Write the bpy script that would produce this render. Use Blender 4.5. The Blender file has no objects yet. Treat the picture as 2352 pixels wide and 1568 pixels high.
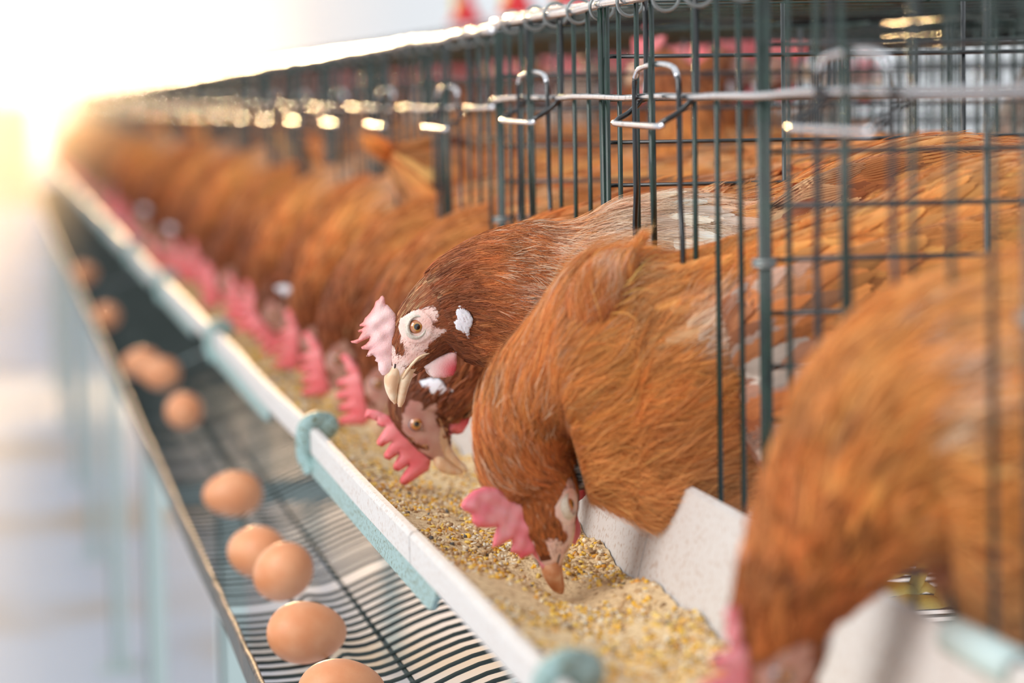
import bpy, bmesh, math, random
import numpy as np
from mathutils import Vector, Matrix
random.seed(7)
RS = np.random.RandomState(11)
sc = bpy.context.scene
col = sc.collection
CZ = 1.25                                   # camera height; z below is given relative to the eye level of the lens

# ------------------------------------------------------------------ camera
FPX = 6533.0
def cam_axes(yaw, pitch, roll):
    y, p, r = map(math.radians, (yaw, pitch, roll))
    f = np.array([math.sin(y)*math.cos(p), math.cos(y)*math.cos(p), -math.sin(p)])
    R = np.array([math.cos(y), -math.sin(y), 0.0]); U = np.cross(R, f)
    return f, R*math.cos(r)+U*math.sin(r), -R*math.sin(r)+U*math.cos(r)
CF, CR, CU = cam_axes(10.2, 4.9, -1.0)
cd = bpy.data.cameras.new('camera'); co = bpy.data.objects.new('camera', cd); col.objects.link(co)
cd.lens = 100; cd.sensor_width = 36; cd.clip_start = 0.05; cd.clip_end = 300
m = Matrix.Identity(4)
for i in range(3):
    m[i][0] = CR[i]; m[i][1] = CU[i]; m[i][2] = -CF[i]
m[0][3] = 0; m[1][3] = 0; m[2][3] = CZ
co.matrix_world = m
cd.dof.use_dof = True; cd.dof.focus_distance = 1.83; cd.dof.aperture_fstop = 4.6
sc.camera = co
def ray(px, py): return CF*FPX + CR*(px-1176) - CU*(py-784)
def unX(px, py, X): d = ray(px, py); return d/d[0]*X
def unY(px, py, Y): d = ray(px, py); return d/d[1]*Y
def unZ(px, py, z): d = ray(px, py); return d/d[2]*z

# ------------------------------------------------------------------ light
sc.view_settings.view_transform = 'Standard'; sc.view_settings.look = 'None'
sc.view_settings.exposure = 0.10; sc.view_settings.gamma = 1.0
w = bpy.data.worlds.new('world'); sc.world = w; w.use_nodes = True
nt = w.node_tree; N = nt.nodes; L = nt.links; N.clear()
def nn(nt, t, **kw):
    n = nt.nodes.new(t)
    for k, v in kw.items(): setattr(n, k, v)
    return n
tc = nn(nt, 'ShaderNodeTexCoord')
dp = nn(nt, 'ShaderNodeVectorMath', operation='DOT_PRODUCT')
sund = ray(150, 130); sund = sund/np.linalg.norm(sund)
nrm = nn(nt, 'ShaderNodeVectorMath', operation='NORMALIZE')
L.new(tc.outputs['Generated'], nrm.inputs[0]); L.new(nrm.outputs[0], dp.inputs[0]); dp.inputs[1].default_value = tuple(sund)
ac = nn(nt, 'ShaderNodeMath', operation='ARCCOSINE'); L.new(dp.outputs['Value'], ac.inputs[0])
rp = nn(nt, 'ShaderNodeValToRGB'); L.new(ac.outputs[0], rp.inputs[0])
cr = rp.color_ramp; cr.elements[0].position = 0.0; cr.elements[0].color = (2.2, 2.0, 1.7, 1)
cr.elements[1].position = 0.16; cr.elements[1].color = (0.74, 0.78, 0.82, 1)
for p_, c_ in ((0.035, (2.0, 1.75, 1.35, 1)), (0.06, (1.15, 1.08, 0.98, 1)), (0.085, (0.71, 0.72, 0.74, 1))):
    e = cr.elements.new(p_); e.color = c_
bg = nn(nt, 'ShaderNodeBackground'); bg.inputs[1].default_value = 1.05
L.new(rp.outputs[0], bg.inputs[0]); wo = nn(nt, 'ShaderNodeOutputWorld'); L.new(bg.outputs[0], wo.inputs[0])
def area(name, loc, target, size, power, color):
    ld = bpy.data.lights.new(name, 'AREA'); ld.shape = 'RECTANGLE'; ld.size, ld.size_y = size; ld.energy = power; ld.color = color
    o = bpy.data.objects.new(name, ld); col.objects.link(o); o.location = (loc[0], loc[1], loc[2])
    o.rotation_euler = (Vector(target)-Vector(loc)).to_track_quat('-Z', 'Y').to_euler(); return o
area('daylight_from_the_open_side', (-3.2, 0.6, 3.2), (0.4, 2.0, 1.1), (3.0, 3.0), 150, (1.0, 0.98, 0.95))
sl = area('sunlight_from_the_far_end', (0.9, 15.5, 2.5), (0.55, 8.5, 1.1), (1.2, 1.0), 330, (1.0, 0.62, 0.28)); sl.data.spread = math.radians(75)

# ------------------------------------------------------------------ materials
def lin(r, g, b):
    f = lambda c: ((c/255+0.055)/1.055)**2.4 if c > 10 else c/255/12.92
    return (f(r), f(g), f(b))
MATS = {}
def mat(name, color=None, rough=0.5, metal=0.0, spec=0.5, attr=False, noise=None, bump=None, sss=0.0, sheen=0.0, trans=0.0, coat=0.0):
    """noise=(scale, colour2, lo, hi[, detail]), bump=(scale, distance)"""
    if name in MATS: return MATS[name]
    M = bpy.data.materials.new(name); M.use_nodes = True; t = M.node_tree; b = t.nodes['Principled BSDF']
    b.inputs['Roughness'].default_value = rough; b.inputs['Metallic'].default_value = metal
    b.inputs['Specular IOR Level'].default_value = spec; b.inputs['Coat Weight'].default_value = coat
    if sheen: b.inputs['Sheen Weight'].default_value = sheen
    if sss:
        b.inputs['Subsurface Weight'].default_value = sss; b.inputs['Subsurface Radius'].default_value = (0.6, 0.25, 0.15)
        b.inputs['Subsurface Scale'].default_value = 0.004
    src = None
    if attr:
        a = nn(t, 'ShaderNodeAttribute', attribute_name='Col'); src = a.outputs['Color']
    if color is not None: b.inputs['Base Color'].default_value = (*color, 1)
    tcn = nn(t, 'ShaderNodeTexCoord')
    if noise:
        nz = nn(t, 'ShaderNodeTexNoise'); nz.inputs['Scale'].default_value = noise[0]; nz.inputs['Detail'].default_value = noise[4] if len(noise) > 4 else 5
        t.links.new(tcn.outputs['Object'], nz.inputs['Vector'])
        mr = nn(t, 'ShaderNodeMapRange'); mr.inputs[1].default_value = noise[2]; mr.inputs[2].default_value = noise[3]
        t.links.new(nz.outputs['Fac'], mr.inputs[0])
        mx = nn(t, 'ShaderNodeMix', data_type='RGBA')
        t.links.new(mr.outputs[0], mx.inputs[0])
        if src: t.links.new(src, mx.inputs[6])
        else: mx.inputs[6].default_value = (*color, 1)
        mx.inputs[7].default_value = (*noise[1], 1); src = mx.outputs[2]
    if src: t.links.new(src, b.inputs['Base Color'])
    if bump:
        nb = nn(t, 'ShaderNodeTexNoise'); nb.inputs['Scale'].default_value = bump[0]; nb.inputs['Detail'].default_value = 4
        t.links.new(tcn.outputs['Object'], nb.inputs['Vector'])
        bp = nn(t, 'ShaderNodeBump'); bp.inputs['Distance'].default_value = bump[1]; bp.inputs['Strength'].default_value = 0.6
        t.links.new(nb.outputs['Fac'], bp.inputs['Height']); t.links.new(bp.outputs[0], b.inputs['Normal'])
    if trans:
        out = [n for n in t.nodes if n.type == 'OUTPUT_MATERIAL'][0]
        tr = nn(t, 'ShaderNodeBsdfTranslucent'); ms = nn(t, 'ShaderNodeMixShader'); ms.inputs[0].default_value = trans
        if src: t.links.new(src, tr.inputs[0])
        t.links.new(b.outputs[0], ms.inputs[1]); t.links.new(tr.outputs[0], ms.inputs[2]); t.links.new(ms.outputs[0], out.inputs[0])
    MATS[name] = M; return M
mat('feather', attr=True, rough=0.5, spec=0.35, sheen=0.15, trans=0.22)
mat('hen_skin', attr=True, rough=0.55, spec=0.35, bump=(900, 0.0006), sss=0.25)
mat('comb_pale', attr=True, rough=0.5, spec=0.4, bump=(1100, 0.0005), sss=0.3)
mat('earlobe', lin(236, 232, 238), rough=0.6, sss=0.2)
mat('beak', lin(226, 184, 146), rough=0.38, spec=0.5, noise=(150, lin(238, 216, 186), 0.4, 0.65), sss=0.15)
mat('beak_brown', lin(196, 128, 84), rough=0.45, noise=(120, lin(222, 176, 140), 0.45, 0.7))
mat('eye', attr=True, rough=0.04, spec=0.8, coat=1.0)
mat('eyelid', lin(214, 204, 190), rough=0.5, bump=(1500, 0.0003), noise=(900, lin(190, 170, 150), 0.5, 0.7))
mat('eyelid_dull', lin(168, 136, 120), rough=0.6)
mat('dark', lin(40, 28, 24), rough=0.6)
mat('leg_scale', lin(222, 186, 96), rough=0.6, bump=(500, 0.0008))
mat('green_wire', lin(24, 50, 40), rough=0.25, spec=0.5, coat=0.3, noise=(60, lin(14, 34, 28), 0.45, 0.6))
mat('black_wire', lin(14, 17, 18), rough=0.2, spec=0.6, coat=0.6)
mat('chrome', (0.86, 0.86, 0.89), rough=0.16, metal=1.0, noise=(160, (0.40, 0.40, 0.42), 0.56, 0.74), bump=(120, 0.0005))
mat('ring_steel', (0.30, 0.32, 0.31), rough=0.45, metal=0.8)
mat('dark_steel', lin(62, 68, 66), rough=0.45, metal=0.4, noise=(40, lin(98, 86, 74), 0.5, 0.68))
mat('rusty_steel', lin(118, 104, 92), rough=0.55, metal=0.4, noise=(90, lin(70, 62, 56), 0.45, 0.6))
mat('tray_wire', lin(48, 58, 55), rough=0.5, spec=0.4)
mat('white_plastic', lin(212, 207, 203), rough=0.5, spec=0.3, noise=(330, lin(178, 152, 134), 0.54, 0.72))
mat('teal_plastic', lin(150, 178, 176), rough=0.5, noise=(420, lin(96, 100, 66), 0.56, 0.62, 3))
mat('clean_teal', lin(186, 204, 202), rough=0.45)
mat('concrete', lin(204, 210, 222), rough=0.8, noise=(0.9, lin(192, 176, 156), 0.52, 0.68))
mat('sunlit_ground', lin(236, 236, 238), rough=0.9)  # near-white colour paints the sunlit brightness onto the far floor
mat('beige_wall', lin(232, 208, 188), rough=0.9, noise=(1.2, lin(206, 170, 140), 0.4, 0.7))
mat('white_paint', lin(238, 238, 238), rough=0.7)
mat('black_plastic', lin(10, 11, 13), rough=0.8, spec=0.15)
mat('yellow_plastic', lin(226, 200, 20), rough=0.7, spec=0.2)
mat('red_plastic', lin(222, 36, 44), rough=0.4)
mat('grain', attr=True, rough=0.6, spec=0.3)
mat("feed_meal", lin(234, 204, 158), rough=0.9, noise=(260, lin(172, 134, 92), 0.52, 0.70, 8), bump=(420, 0.004))
def egg_mat():
    M = mat('eggshell', lin(226, 150, 104), rough=0.42, spec=0.4, noise=(45, lin(234, 166, 122), 0.4, 0.65), bump=(900, 0.0002), sss=0.1)
    return M
egg_mat()

# ------------------------------------------------------------------ mesh helpers
def mesh_obj(name, V, F, material, parent=None, loc=None, cols=None, smooth=True, quads=None):
    """V (n,3) numpy in parent's local space (or world minus loc), F list or (m,k) numpy"""
    V = np.asarray(V, dtype=np.float32)
    me = bpy.data.meshes.new(name)
    if isinstance(F, np.ndarray):
        k = F.shape[1]; nf = F.shape[0]
        me.vertices.add(len(V)); me.vertices.foreach_set('co', V.ravel())
        me.loops.add(nf*k); me.loops.foreach_set('vertex_index', F.astype(np.int32).ravel())
        me.polygons.add(nf); me.polygons.foreach_set('loop_start', np.arange(0, nf*k, k, dtype=np.int32))
        me.update(calc_edges=True)
    else:
        me.from_pydata([tuple(map(float, v)) for v in V], [], F); me.update()
    if smooth: me.polygons.foreach_set('use_smooth', np.ones(len(me.polygons), dtype=bool))
    if cols is not None:
        a = me.color_attributes.new('Col', 'FLOAT_COLOR', 'POINT')
        c4 = np.ones((len(V), 4), dtype=np.float32); c4[:, :3] = cols; a.data.foreach_set('color', c4.ravel())
    me.materials.append(MATS[material] if isinstance(material, str) else material)
    me.validate()
    o = bpy.data.objects.new(name, me); col.objects.link(o)
    if parent is not None: o.parent = parent
    if loc is not None: o.location = loc
    return o
def tag(o, label=None, cat=None, group=None, kind=None):
    if label: o['label'] = label
    if cat: o['category'] = cat
    if group: o['group'] = group
    if kind: o['kind'] = kind
    return o
def empty(name, loc, label=None, cat=None, group=None):
    o = bpy.data.objects.new(name, None); col.objects.link(o); o.location = loc; o.empty_display_size = 0.05
    return tag(o, label, cat, group)
def copy_tree(o, parent=None):
    c = o.copy(); col.objects.link(c)
    for k in ('label', 'category', 'group'):
        if parent is None and k in c: del c[k]
    if parent is not None: c.parent = parent
    for ch in o.children: copy_tree(ch, c)
    return c
class MB:
    def __init__(s, off=(0, 0, 0)): s.V = []; s.F = []; s.off = np.array(off, float)
    def tube(s, pts, r, n=8, closed=False, flat=1.0):
        P = np.array(pts, float) - s.off; m = len(P)
        T = np.gradient(P, axis=0) if not closed else np.roll(P, -1, 0)-np.roll(P, 1, 0)
        T /= np.linalg.norm(T, axis=1)[:, None]+1e-12
        ref = np.array([0.13, 0.21, 0.97]) if abs(T[:, 2]).mean() < 0.8 else np.array([0.95, 0.2, 0.1])
        A = np.cross(T, ref); A /= np.linalg.norm(A, axis=1)[:, None]; B = np.cross(T, A)
        th = np.arange(n)*2*math.pi/n
        rr = np.broadcast_to(np.asarray(r, float), (m,))
        R = P[:, None]+rr[:, None, None]*(A[:, None]*np.cos(th)[None, :, None]+flat*B[:, None]*np.sin(th)[None, :, None])
        b = len(s.V); s.V.extend(R.reshape(-1, 3).tolist())
        for i in range(m if closed else m-1):
            for j in range(n):
                k = (j+1) % n; i2 = (i+1) % m
                s.F.append((b+i*n+j, b+i*n+k, b+i2*n+k, b+i2*n+j))
        if not closed:
            s.F.append(tuple(b+j for j in range(n))[::-1]); s.F.append(tuple(b+(m-1)*n+j for j in range(n)))
        return s
    def box(s, lo, hi):
        lo = np.array(lo, float)-s.off; hi = np.array(hi, float)-s.off; b = len(s.V)
        s.V += [[x, y, z] for x in (lo[0], hi[0]) for y in (lo[1], hi[1]) for z in (lo[2], hi[2])]
        s.F += [tuple(b+i for i in f) for f in ((0, 1, 3, 2), (4, 6, 7, 5), (0, 4, 5, 1), (2, 3, 7, 6), (0, 2, 6, 4), (1, 5, 7, 3))]
        return s
    def prism(s, prof, y0, y1, ny=1, wob=0.0):
        """closed profile in XZ swept along Y"""
        b = len(s.V); n = len(prof); ys = np.linspace(y0, y1, ny+1)
        for y in ys:
            dx = wob*math.sin(y*9.1); dz = wob*math.sin(y*6.3+1)
            s.V += [[x-s.off[0]+dx, y-s.off[1], z-s.off[2]+dz] for x, z in prof]
        for i in range(ny):
            for j in range(n):
                k = (j+1) % n; s.F.append((b+i*n+j, b+(i+1)*n+j, b+(i+1)*n+k, b+i*n+k))
        s.F.append(tuple(b+j for j in range(n))); s.F.append(tuple(b+ny*n+j for j in range(n))[::-1])
        return s
    def lathe(s, prof, c, n=24, axis=2):
        """prof list of (r, h)"""
        b = len(s.V); m = len(prof); c = np.array(c)-s.off
        for r, h in prof:
            for j in range(n):
                a = 2*math.pi*j/n; v = [r*math.cos(a), r*math.sin(a)]; v.insert(axis, h); s.V.append([c[0]+v[0], c[1]+v[1], c[2]+v[2]])
        for i in range(m-1):
            for j in range(n):
                k = (j+1) % n; s.F.append((b+i*n+j, b+i*n+k, b+(i+1)*n+k, b+(i+1)*n+j))
        s.F.append(tuple(b+j for j in range(n))[::-1]); s.F.append(tuple(b+(m-1)*n+j for j in range(n)))
        return s
    def build(s, name, material, parent=None, loc=None, smooth=True):
        return mesh_obj(name, np.array(s.V), s.F, material, parent, loc, smooth=smooth)
def smoothpts(pts, n=6):
    P = np.array(pts, float); out = []
    for i in range(len(P)-1):
        p0 = P[max(i-1, 0)]; p1 = P[i]; p2 = P[i+1]; p3 = P[min(i+2, len(P)-1)]
        for k in range(n):
            t = k/n; out.append(0.5*((2*p1)+(-p0+p2)*t+(2*p0-5*p1+4*p2-p3)*t*t+(-p0+3*p1-3*p2+p3)*t**3))
    out.append(P[-1]); return np.array(out)
_ph = RS.uniform(0, 6.28, (6, 8)); _kv = RS.normal(0, 1, (6, 8, 3))
def fnoise(P, scale, seed=0):
    """smooth pseudo noise in about [-1,1] for points P (n,3)"""
    k = _kv[seed % 6]*scale; return np.sin(P@k.T+_ph[seed % 6]+seed*1.7).sum(1)/3.2
def in_poly(x, y, poly):
    x = np.asarray(x); y = np.asarray(y); r = np.zeros(x.shape, bool); n = len(poly)
    for i in range(n):
        x1, y1 = poly[i]; x2, y2 = poly[(i+1) % n]
        c = ((y1 > y) != (y2 > y)) & (x < (x2-x1)*(y-y1)/(y2-y1+1e-12)+x1); r ^= c
    return r
def dist_poly(P, poly):
    P = np.asarray(P); d = np.full(len(P), 1e9)
    for i in range(len(poly)):
        a = np.array(poly[i]); b = np.array(poly[(i+1) % len(poly)]); ab = b-a
        t = np.clip(((P-a)@ab)/(ab@ab+1e-18), 0, 1); d = np.minimum(d, np.linalg.norm(P-(a+t[:, None]*ab), axis=1))
    return d
def plate2d(poly, T, r, step):
    """puffy plate from a 2D outline: returns 3D verts (x, y, offset) and faces"""
    bm = bmesh.new(); vs = [bm.verts.new((x, y, 0)) for x, y in poly]; bm.faces.new(vs)
    a = np.array(poly); lo = a.min(0); hi = a.max(0)
    for ax in (0, 1):
        q = lo[ax]+step
        while q < hi[ax]:
            cpt = [0, 0, 0]; cpt[ax] = q; nv = [0, 0, 0]; nv[ax] = 1
            bmesh.ops.bisect_plane(bm, geom=bm.verts[:]+bm.edges[:]+bm.faces[:], plane_co=cpt, plane_no=nv, dist=1e-7); q += step
    bmesh.ops.remove_doubles(bm, verts=bm.verts[:], dist=step*0.05)
    bmesh.ops.triangulate(bm, faces=[f for f in bm.faces if len(f.verts) > 4])
    bm.verts.index_update()
    V = np.array([v.co[:] for v in bm.verts]); F = [tuple(v.index for v in f.verts) for f in bm.faces]; bm.free()
    d = dist_poly(V[:, :2], poly); off = T*np.sqrt(np.clip(1-(1-np.clip(d/r, 0, 1))**2, 0, 1)); edge = off < T*0.02
    n = len(V); V1 = V.copy(); V1[:, 2] = off; V2 = V.copy(); V2[:, 2] = -off
    idx = np.arange(n); idx2 = np.where(edge, idx, idx+n)
    F2 = [tuple(int(idx2[i]) for i in f)[::-1] for f in F]
    return np.vstack([V1, V2]), F+F2, d

# ------------------------------------------------------------------ the setting
def struct(o): o['kind'] = 'structure'; return o
struct(MB().box((-14, -3, -0.05), (16, 60, 0.0)).build('floor', 'concrete', smooth=False))
struct(MB().box((-14, 18.5, 0.0), (-0.05, 60, 0.012)).build('trim_1', 'sunlit_ground', smooth=False))
struct(MB().box((-14, 36, 0.0), (0.45, 36.3, 1.27)).build('wall_far', 'beige_wall', smooth=False))
struct(MB().box((unY(112, 300, 20)[0], 20.0, 0.0), (unY(182, 300, 20)[0], 20.12, 1.31)).build('trim_2', 'white_paint', smooth=False))
GW, BW = 'green_wire', 'black_wire'
FX = 0.400                                                   # front plane of the cages
def z(v): return CZ+v
# ------------------------------------------------------------------ cages
PITCH = 0.40
def make_cage():
    O = (FX, 0, z(-0.35))
    root = empty('hen_cage', O)
    g = MB(O)
    for d in (0.05, 0.098, 0.150, 0.258, 0.300, 0.352):       # straight front bars
        tilt = 0.0015*math.sin(d*90)
        g.tube([(FX, d, z(0.060)), (FX, d+tilt, z(-0.08)), (FX, d+tilt*1.6, z(-0.236))], 0.0017)
    g.build('front_bars', GW, root)
    g = MB(O)
    for d in (-0.0026, 0.0012, 0.005):                       # two welded corner wires and the partition's edge wire
        g.tube([(FX+(0.002 if d < 0.001 else -0.001), d, z(0.060)), (FX+0.001, d+0.001, z(-0.34))], 0.0019)
    po = g.build('corner_post', GW, root)
    g = MB(O)
    a = np.linspace(0, 2*math.pi, 20)[:-1]
    for q in (-0.0012, 0.0012):
        g.tube(np.c_[FX+0.0055*np.cos(a), 0.001+0.0065*np.sin(a), np.full(19, z(-0.0900)+q)], 0.0013, 6, closed=True)
    g.build('binding_wire', 'ring_steel', po)
    g = MB(O)
    for i in range(12):
        zz = z(0.026-0.0286*i)
        g.tube([(FX, 0.002, zz), (FX+0.2, 0.003, zz-0.0008), (0.85, 0.002, zz)], 0.0015, 6)
    for x in (0.525, 0.652, 0.78):
        g.tube([(x, 0.004, z(0.06)), (x, 0.004, z(-0.34))], 0.0016, 6)
    g.build('side_grid', 'black_wire', root)
    g = MB(O)
    for i in range(9): g.tube([(0.85, 0.045*i, z(0.06)), (0.85, 0.045*i, z(-0.33))], 0.0014, 6)
    for zz in (0.05, -0.06, -0.17, -0.28): g.tube([(0.85, 0, z(zz)), (0.85, 0.4, z(zz))], 0.0014, 6)
    g.build('back_grid', GW, root)
    g = MB(O)
    for x in (0.44, 0.5, 0.57, 0.64, 0.71, 0.78, 0.85): g.tube([(x, 0, z(0.064)), (x, 0.4, z(0.064))], 0.0014, 6)
    for i in range(6): g.tube([(FX, 0.04+0.066*i, z(0.0615)), (0.85, 0.04+0.066*i, z(0.0615))], 0.0014, 6)
    g.build('top_grid', GW, root)
    g = MB(O)
    for i in range(16): g.tube([(FX-0.02, 0.0125+0.025*i, z(-0.3475)), (0.85, 0.0125+0.025*i, z(-0.342))], 0.0012, 5)
    for x in (0.42, 0.55, 0.7, 0.84): g.tube([(x, 0, z(-0.3495)), (x, 0.4, z(-0.3495))], 0.0015, 5)
    g.build('floor_grid', 'tray_wire', root)
    # sliding door: an arch with kinked legs and a straight middle wire
    c = 0.213; X0 = FX-0.008
    dr = empty('door', (0, 0, 0)); dr.parent = root
    arch = [(X0, c+0.059, z(-0.165)), (X0, c+0.0600, z(-0.105)), (X0, c+0.0625, z(-0.082)), (X0, c+0.0590, z(-0.062)), (X0, c+0.0590, z(-0.040)),
            (X0, c+0.0590, z(0.004)), (X0, c+0.054, z(0.0125)), (X0, c+0.042, z(0.0165)), (X0, c+0.0, z(0.0185)), (X0, c-0.040, z(0.0165)),
            (X0, c-0.053, z(0.0115)), (X0, c-0.0575, z(0.002)), (X0, c-0.058, z(-0.040)), (X0, c-0.0585, z(-0.064)), (X0, c-0.062, z(-0.085)),
            (X0, c-0.0620, z(-0.105)), (X0, c-0.0580, z(-0.125)), (X0, c-0.057, z(-0.165))]
    P = smoothpts(arch, 4)
    cut = [i for i in range(len(P)) if P[i][2] > z(0.010)]
    MB(O).tube(P[:cut[0]+1], 0.0018, 8).build('door_leg', BW, dr)
    MB(O).tube(P[cut[-1]:], 0.0018, 8).build('door_leg', BW, dr)
    MB(O).tube(P[cut[0]:cut[-1]+1], 0.0018, 8).build('door_arch', 'chrome', dr)
    MB(O).tube([(X0-0.0026, c+0.003, z(0.0225)), (X0-0.0026, c+0.002, z(-0.05)), (X0-0.001, c, z(-0.17))], 0.0018, 8).build('middle_wire', GW, dr)
    # guide hook that holds the door to the rod
    hk = empty('door_guide', (0, 0, 0)); hk.parent = root
    e = 0.0
    for s in (-1, 1):
        yb = c+s*0.0600+(0.006 if s > 0 else -0.004)
        MB(O).tube(smoothpts([(FX+0.001, yb, z(0.060)), (FX+0.001, yb, z(0.004)), (FX-0.003, yb, z(-0.004)), (FX-0.010, yb-0.001*s, z(-0.0105)),
                    (FX-0.017, yb-0.001*s, z(-0.0145)), (FX-0.0195, yb-0.004*s, z(-0.0168))], 5), 0.0018, 8).build('guide_bar', BW, hk)
    MB(O).tube(smoothpts([(FX-0.0190, c+0.0645, z(-0.0163)), (FX-0.0205, c+0.0600, z(-0.0172)), (FX-0.0205, c, z(-0.0178)), (FX-0.0205, c-0.055, z(-0.0182)), (FX-0.0185, c-0.0625, z(-0.0173))], 4), 0.0019, 8).build('guide_front', 'chrome', hk)
    return root
def link_local(root):
    pass
cage = make_cage()
cage_labels = {0: 'wire hen cage at the right edge, nearest and most blurred latch',
               1: 'sharp green wire hen cage whose focused latch hangs above the two nearest sharp hens',
               2: 'green wire hen cage whose slightly blurred latch stands above the back of the side-facing hen',
               3: 'blurred wire hen cage just past the thick double green post',
               4: 'blurred wire hen cage with soft bright latch spots, second past the thick double post',
               5: 'blurred wire hen cage with round bokeh latch spots, third past the thick double post'}
def place(o, y, k, dz=0.0):
    o.location.y = y; o.location.z = z(-0.35)+dz
NC = 32
roots = []
for k in range(NC):
    c = cage if k == 0 else copy_tree(cage)
    place(c, 1.061+PITCH*k, k, 0 if k < 3 else -0.008)
    if k in cage_labels: tag(c, cage_labels[k], 'cage', 'green wire hen cages of the near row')
    else: tag(c, 'out of focus wire hen cage far down the near row', 'cage', 'green wire hen cages of the near row')
    roots.append(c)
for k in range(2, 15):
    c = copy_tree(cage); c.location = (1.30, 1.061+PITCH*(k+1), z(-0.35)); c.rotation_euler = (0, 0, math.pi)
    tag(c, 'out of focus wire hen cage of the row behind, seen through the near cages', 'cage', 'wire hen cages of the back row')

# rods and top rails
def wavy(y0, y1, x, zz, amp, n, seed=0, sag=0.0):
    r = np.random.RandomState(seed); ys = np.linspace(y0, y1, n); P = np.c_[np.full(n, x), ys, np.full(n, zz)]
    P[:, 2] += r.uniform(-amp, amp, n); P[:, 0] += r.uniform(-amp, amp, n)*0.5; return smoothpts(P, 4)
rod_specs = [(0.95, 2.268, -0.0005, 'chrome door rod running through the nearest latches'), (2.262, 4.26, -0.0085, 'chrome door rod starting just past the thick double green post'),
             (4.27, 6.27, -0.0075, 'far blurred chrome door rod along the cage row'), (6.28, 9.5, -0.0075, 'far blurred chrome door rod along the cage row'), (9.51, 13.9, -0.0075, 'far blurred chrome door rod along the cage row')]
for i, (y0, y1, dz, lab) in enumerate(rod_specs):
    tag(MB((FX, y0, z(dz))).tube(wavy(y0, y1, FX-0.0045, z(dz), 0.0011, int((y1-y0)/0.075), i+3), 0.0021, 10).build('locking_rod', 'chrome', loc=(FX, y0, z(dz))), lab, 'rod', 'chrome door rods')
rail_specs = [(0.95, 2.262, 0.0600, 'chrome top rail with steel rings along the nearest cages'), (2.262, 4.26, 0.0540, 'chrome top rail starting past the thick double post'),
              (4.27, 7.0, 0.054, 'far blurred chrome top rail of the cage row'), (7.01, 13.9, 0.054, 'far blurred chrome top rail of the cage row')]
for i, (y0, y1, dz, lab) in enumerate(rail_specs):
    O = (FX, y0, z(dz)); root = empty('top_rail', O, lab, 'rail', 'chrome top rails')
    MB(O).tube(wavy(y0, y1, FX-0.003, z(dz), 0.0013, int((y1-y0)/0.09), i+13), 0.0030, 10).build('rail_wire', 'chrome', root)
    MB(O).tube(wavy(y0, y1, FX+0.006, z(dz)+0.004, 0.001, int((y1-y0)/0.09), i+23), 0.0022, 8).build('panel_wire', 'chrome', root)
    y = y0+0.06
    while y < min(y1, 5.2):
        a = np.linspace(0.5, 2*math.pi+0.1, 22); jt = random.uniform(-1, 1)*0.3
        pts = np.c_[FX+0.001+0.0085*np.cos(a), y+0.004*jt*np.cos(a)+0.0014*a/3, z(dz)-0.001+0.0085*np.sin(a)]
        MB(O).tube(pts, 0.0012, 6).build('hog_ring', 'ring_steel', root); y += 0.088+random.uniform(-0.012, 0.012)

# ------------------------------------------------------------------ trough, brackets, egg trays
prof = [(.2332, -.2575), (.2352, -.2545), (.2392, -.2545), (.2412, -.2580), (.2416, -.2750), (.300, -.335), (.360, -.335), (.386, -.2300), (.3865, -.2275), (.390, -.2255), (.3938, -.2275),
        (.3938, -.2320), (.3905, -.2345), (.3645, -.341), (.297, -.341), (.2385, -.2800), (.2335, -.2735)]
jy = [0.664, 1.654, 2.645, 3.636, 4.627, 5.618, 6.609, 7.6, 8.59, 9.58, 10.57, 11.56, 12.55, 13.9]
for i in range(len(jy)-1):
    O = (0.31, jy[i], z(-0.34))
    lab = ['white plastic feed trough section in the right foreground', 'white plastic feed trough section in focus beside the sharp round clip'][i] if i < 2 else 'blurred white feed trough section further down the row'
    t = MB(O).prism([(x, z(q)) for x, q in prof], jy[i]+0.0015, jy[i+1]-0.0015, 60 if i < 4 else 12, 0.0006).build('feed_trough', 'white_plastic', loc=O, smooth=False)
    tag(t, lab, 'trough', 'white feed trough sections')
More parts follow.
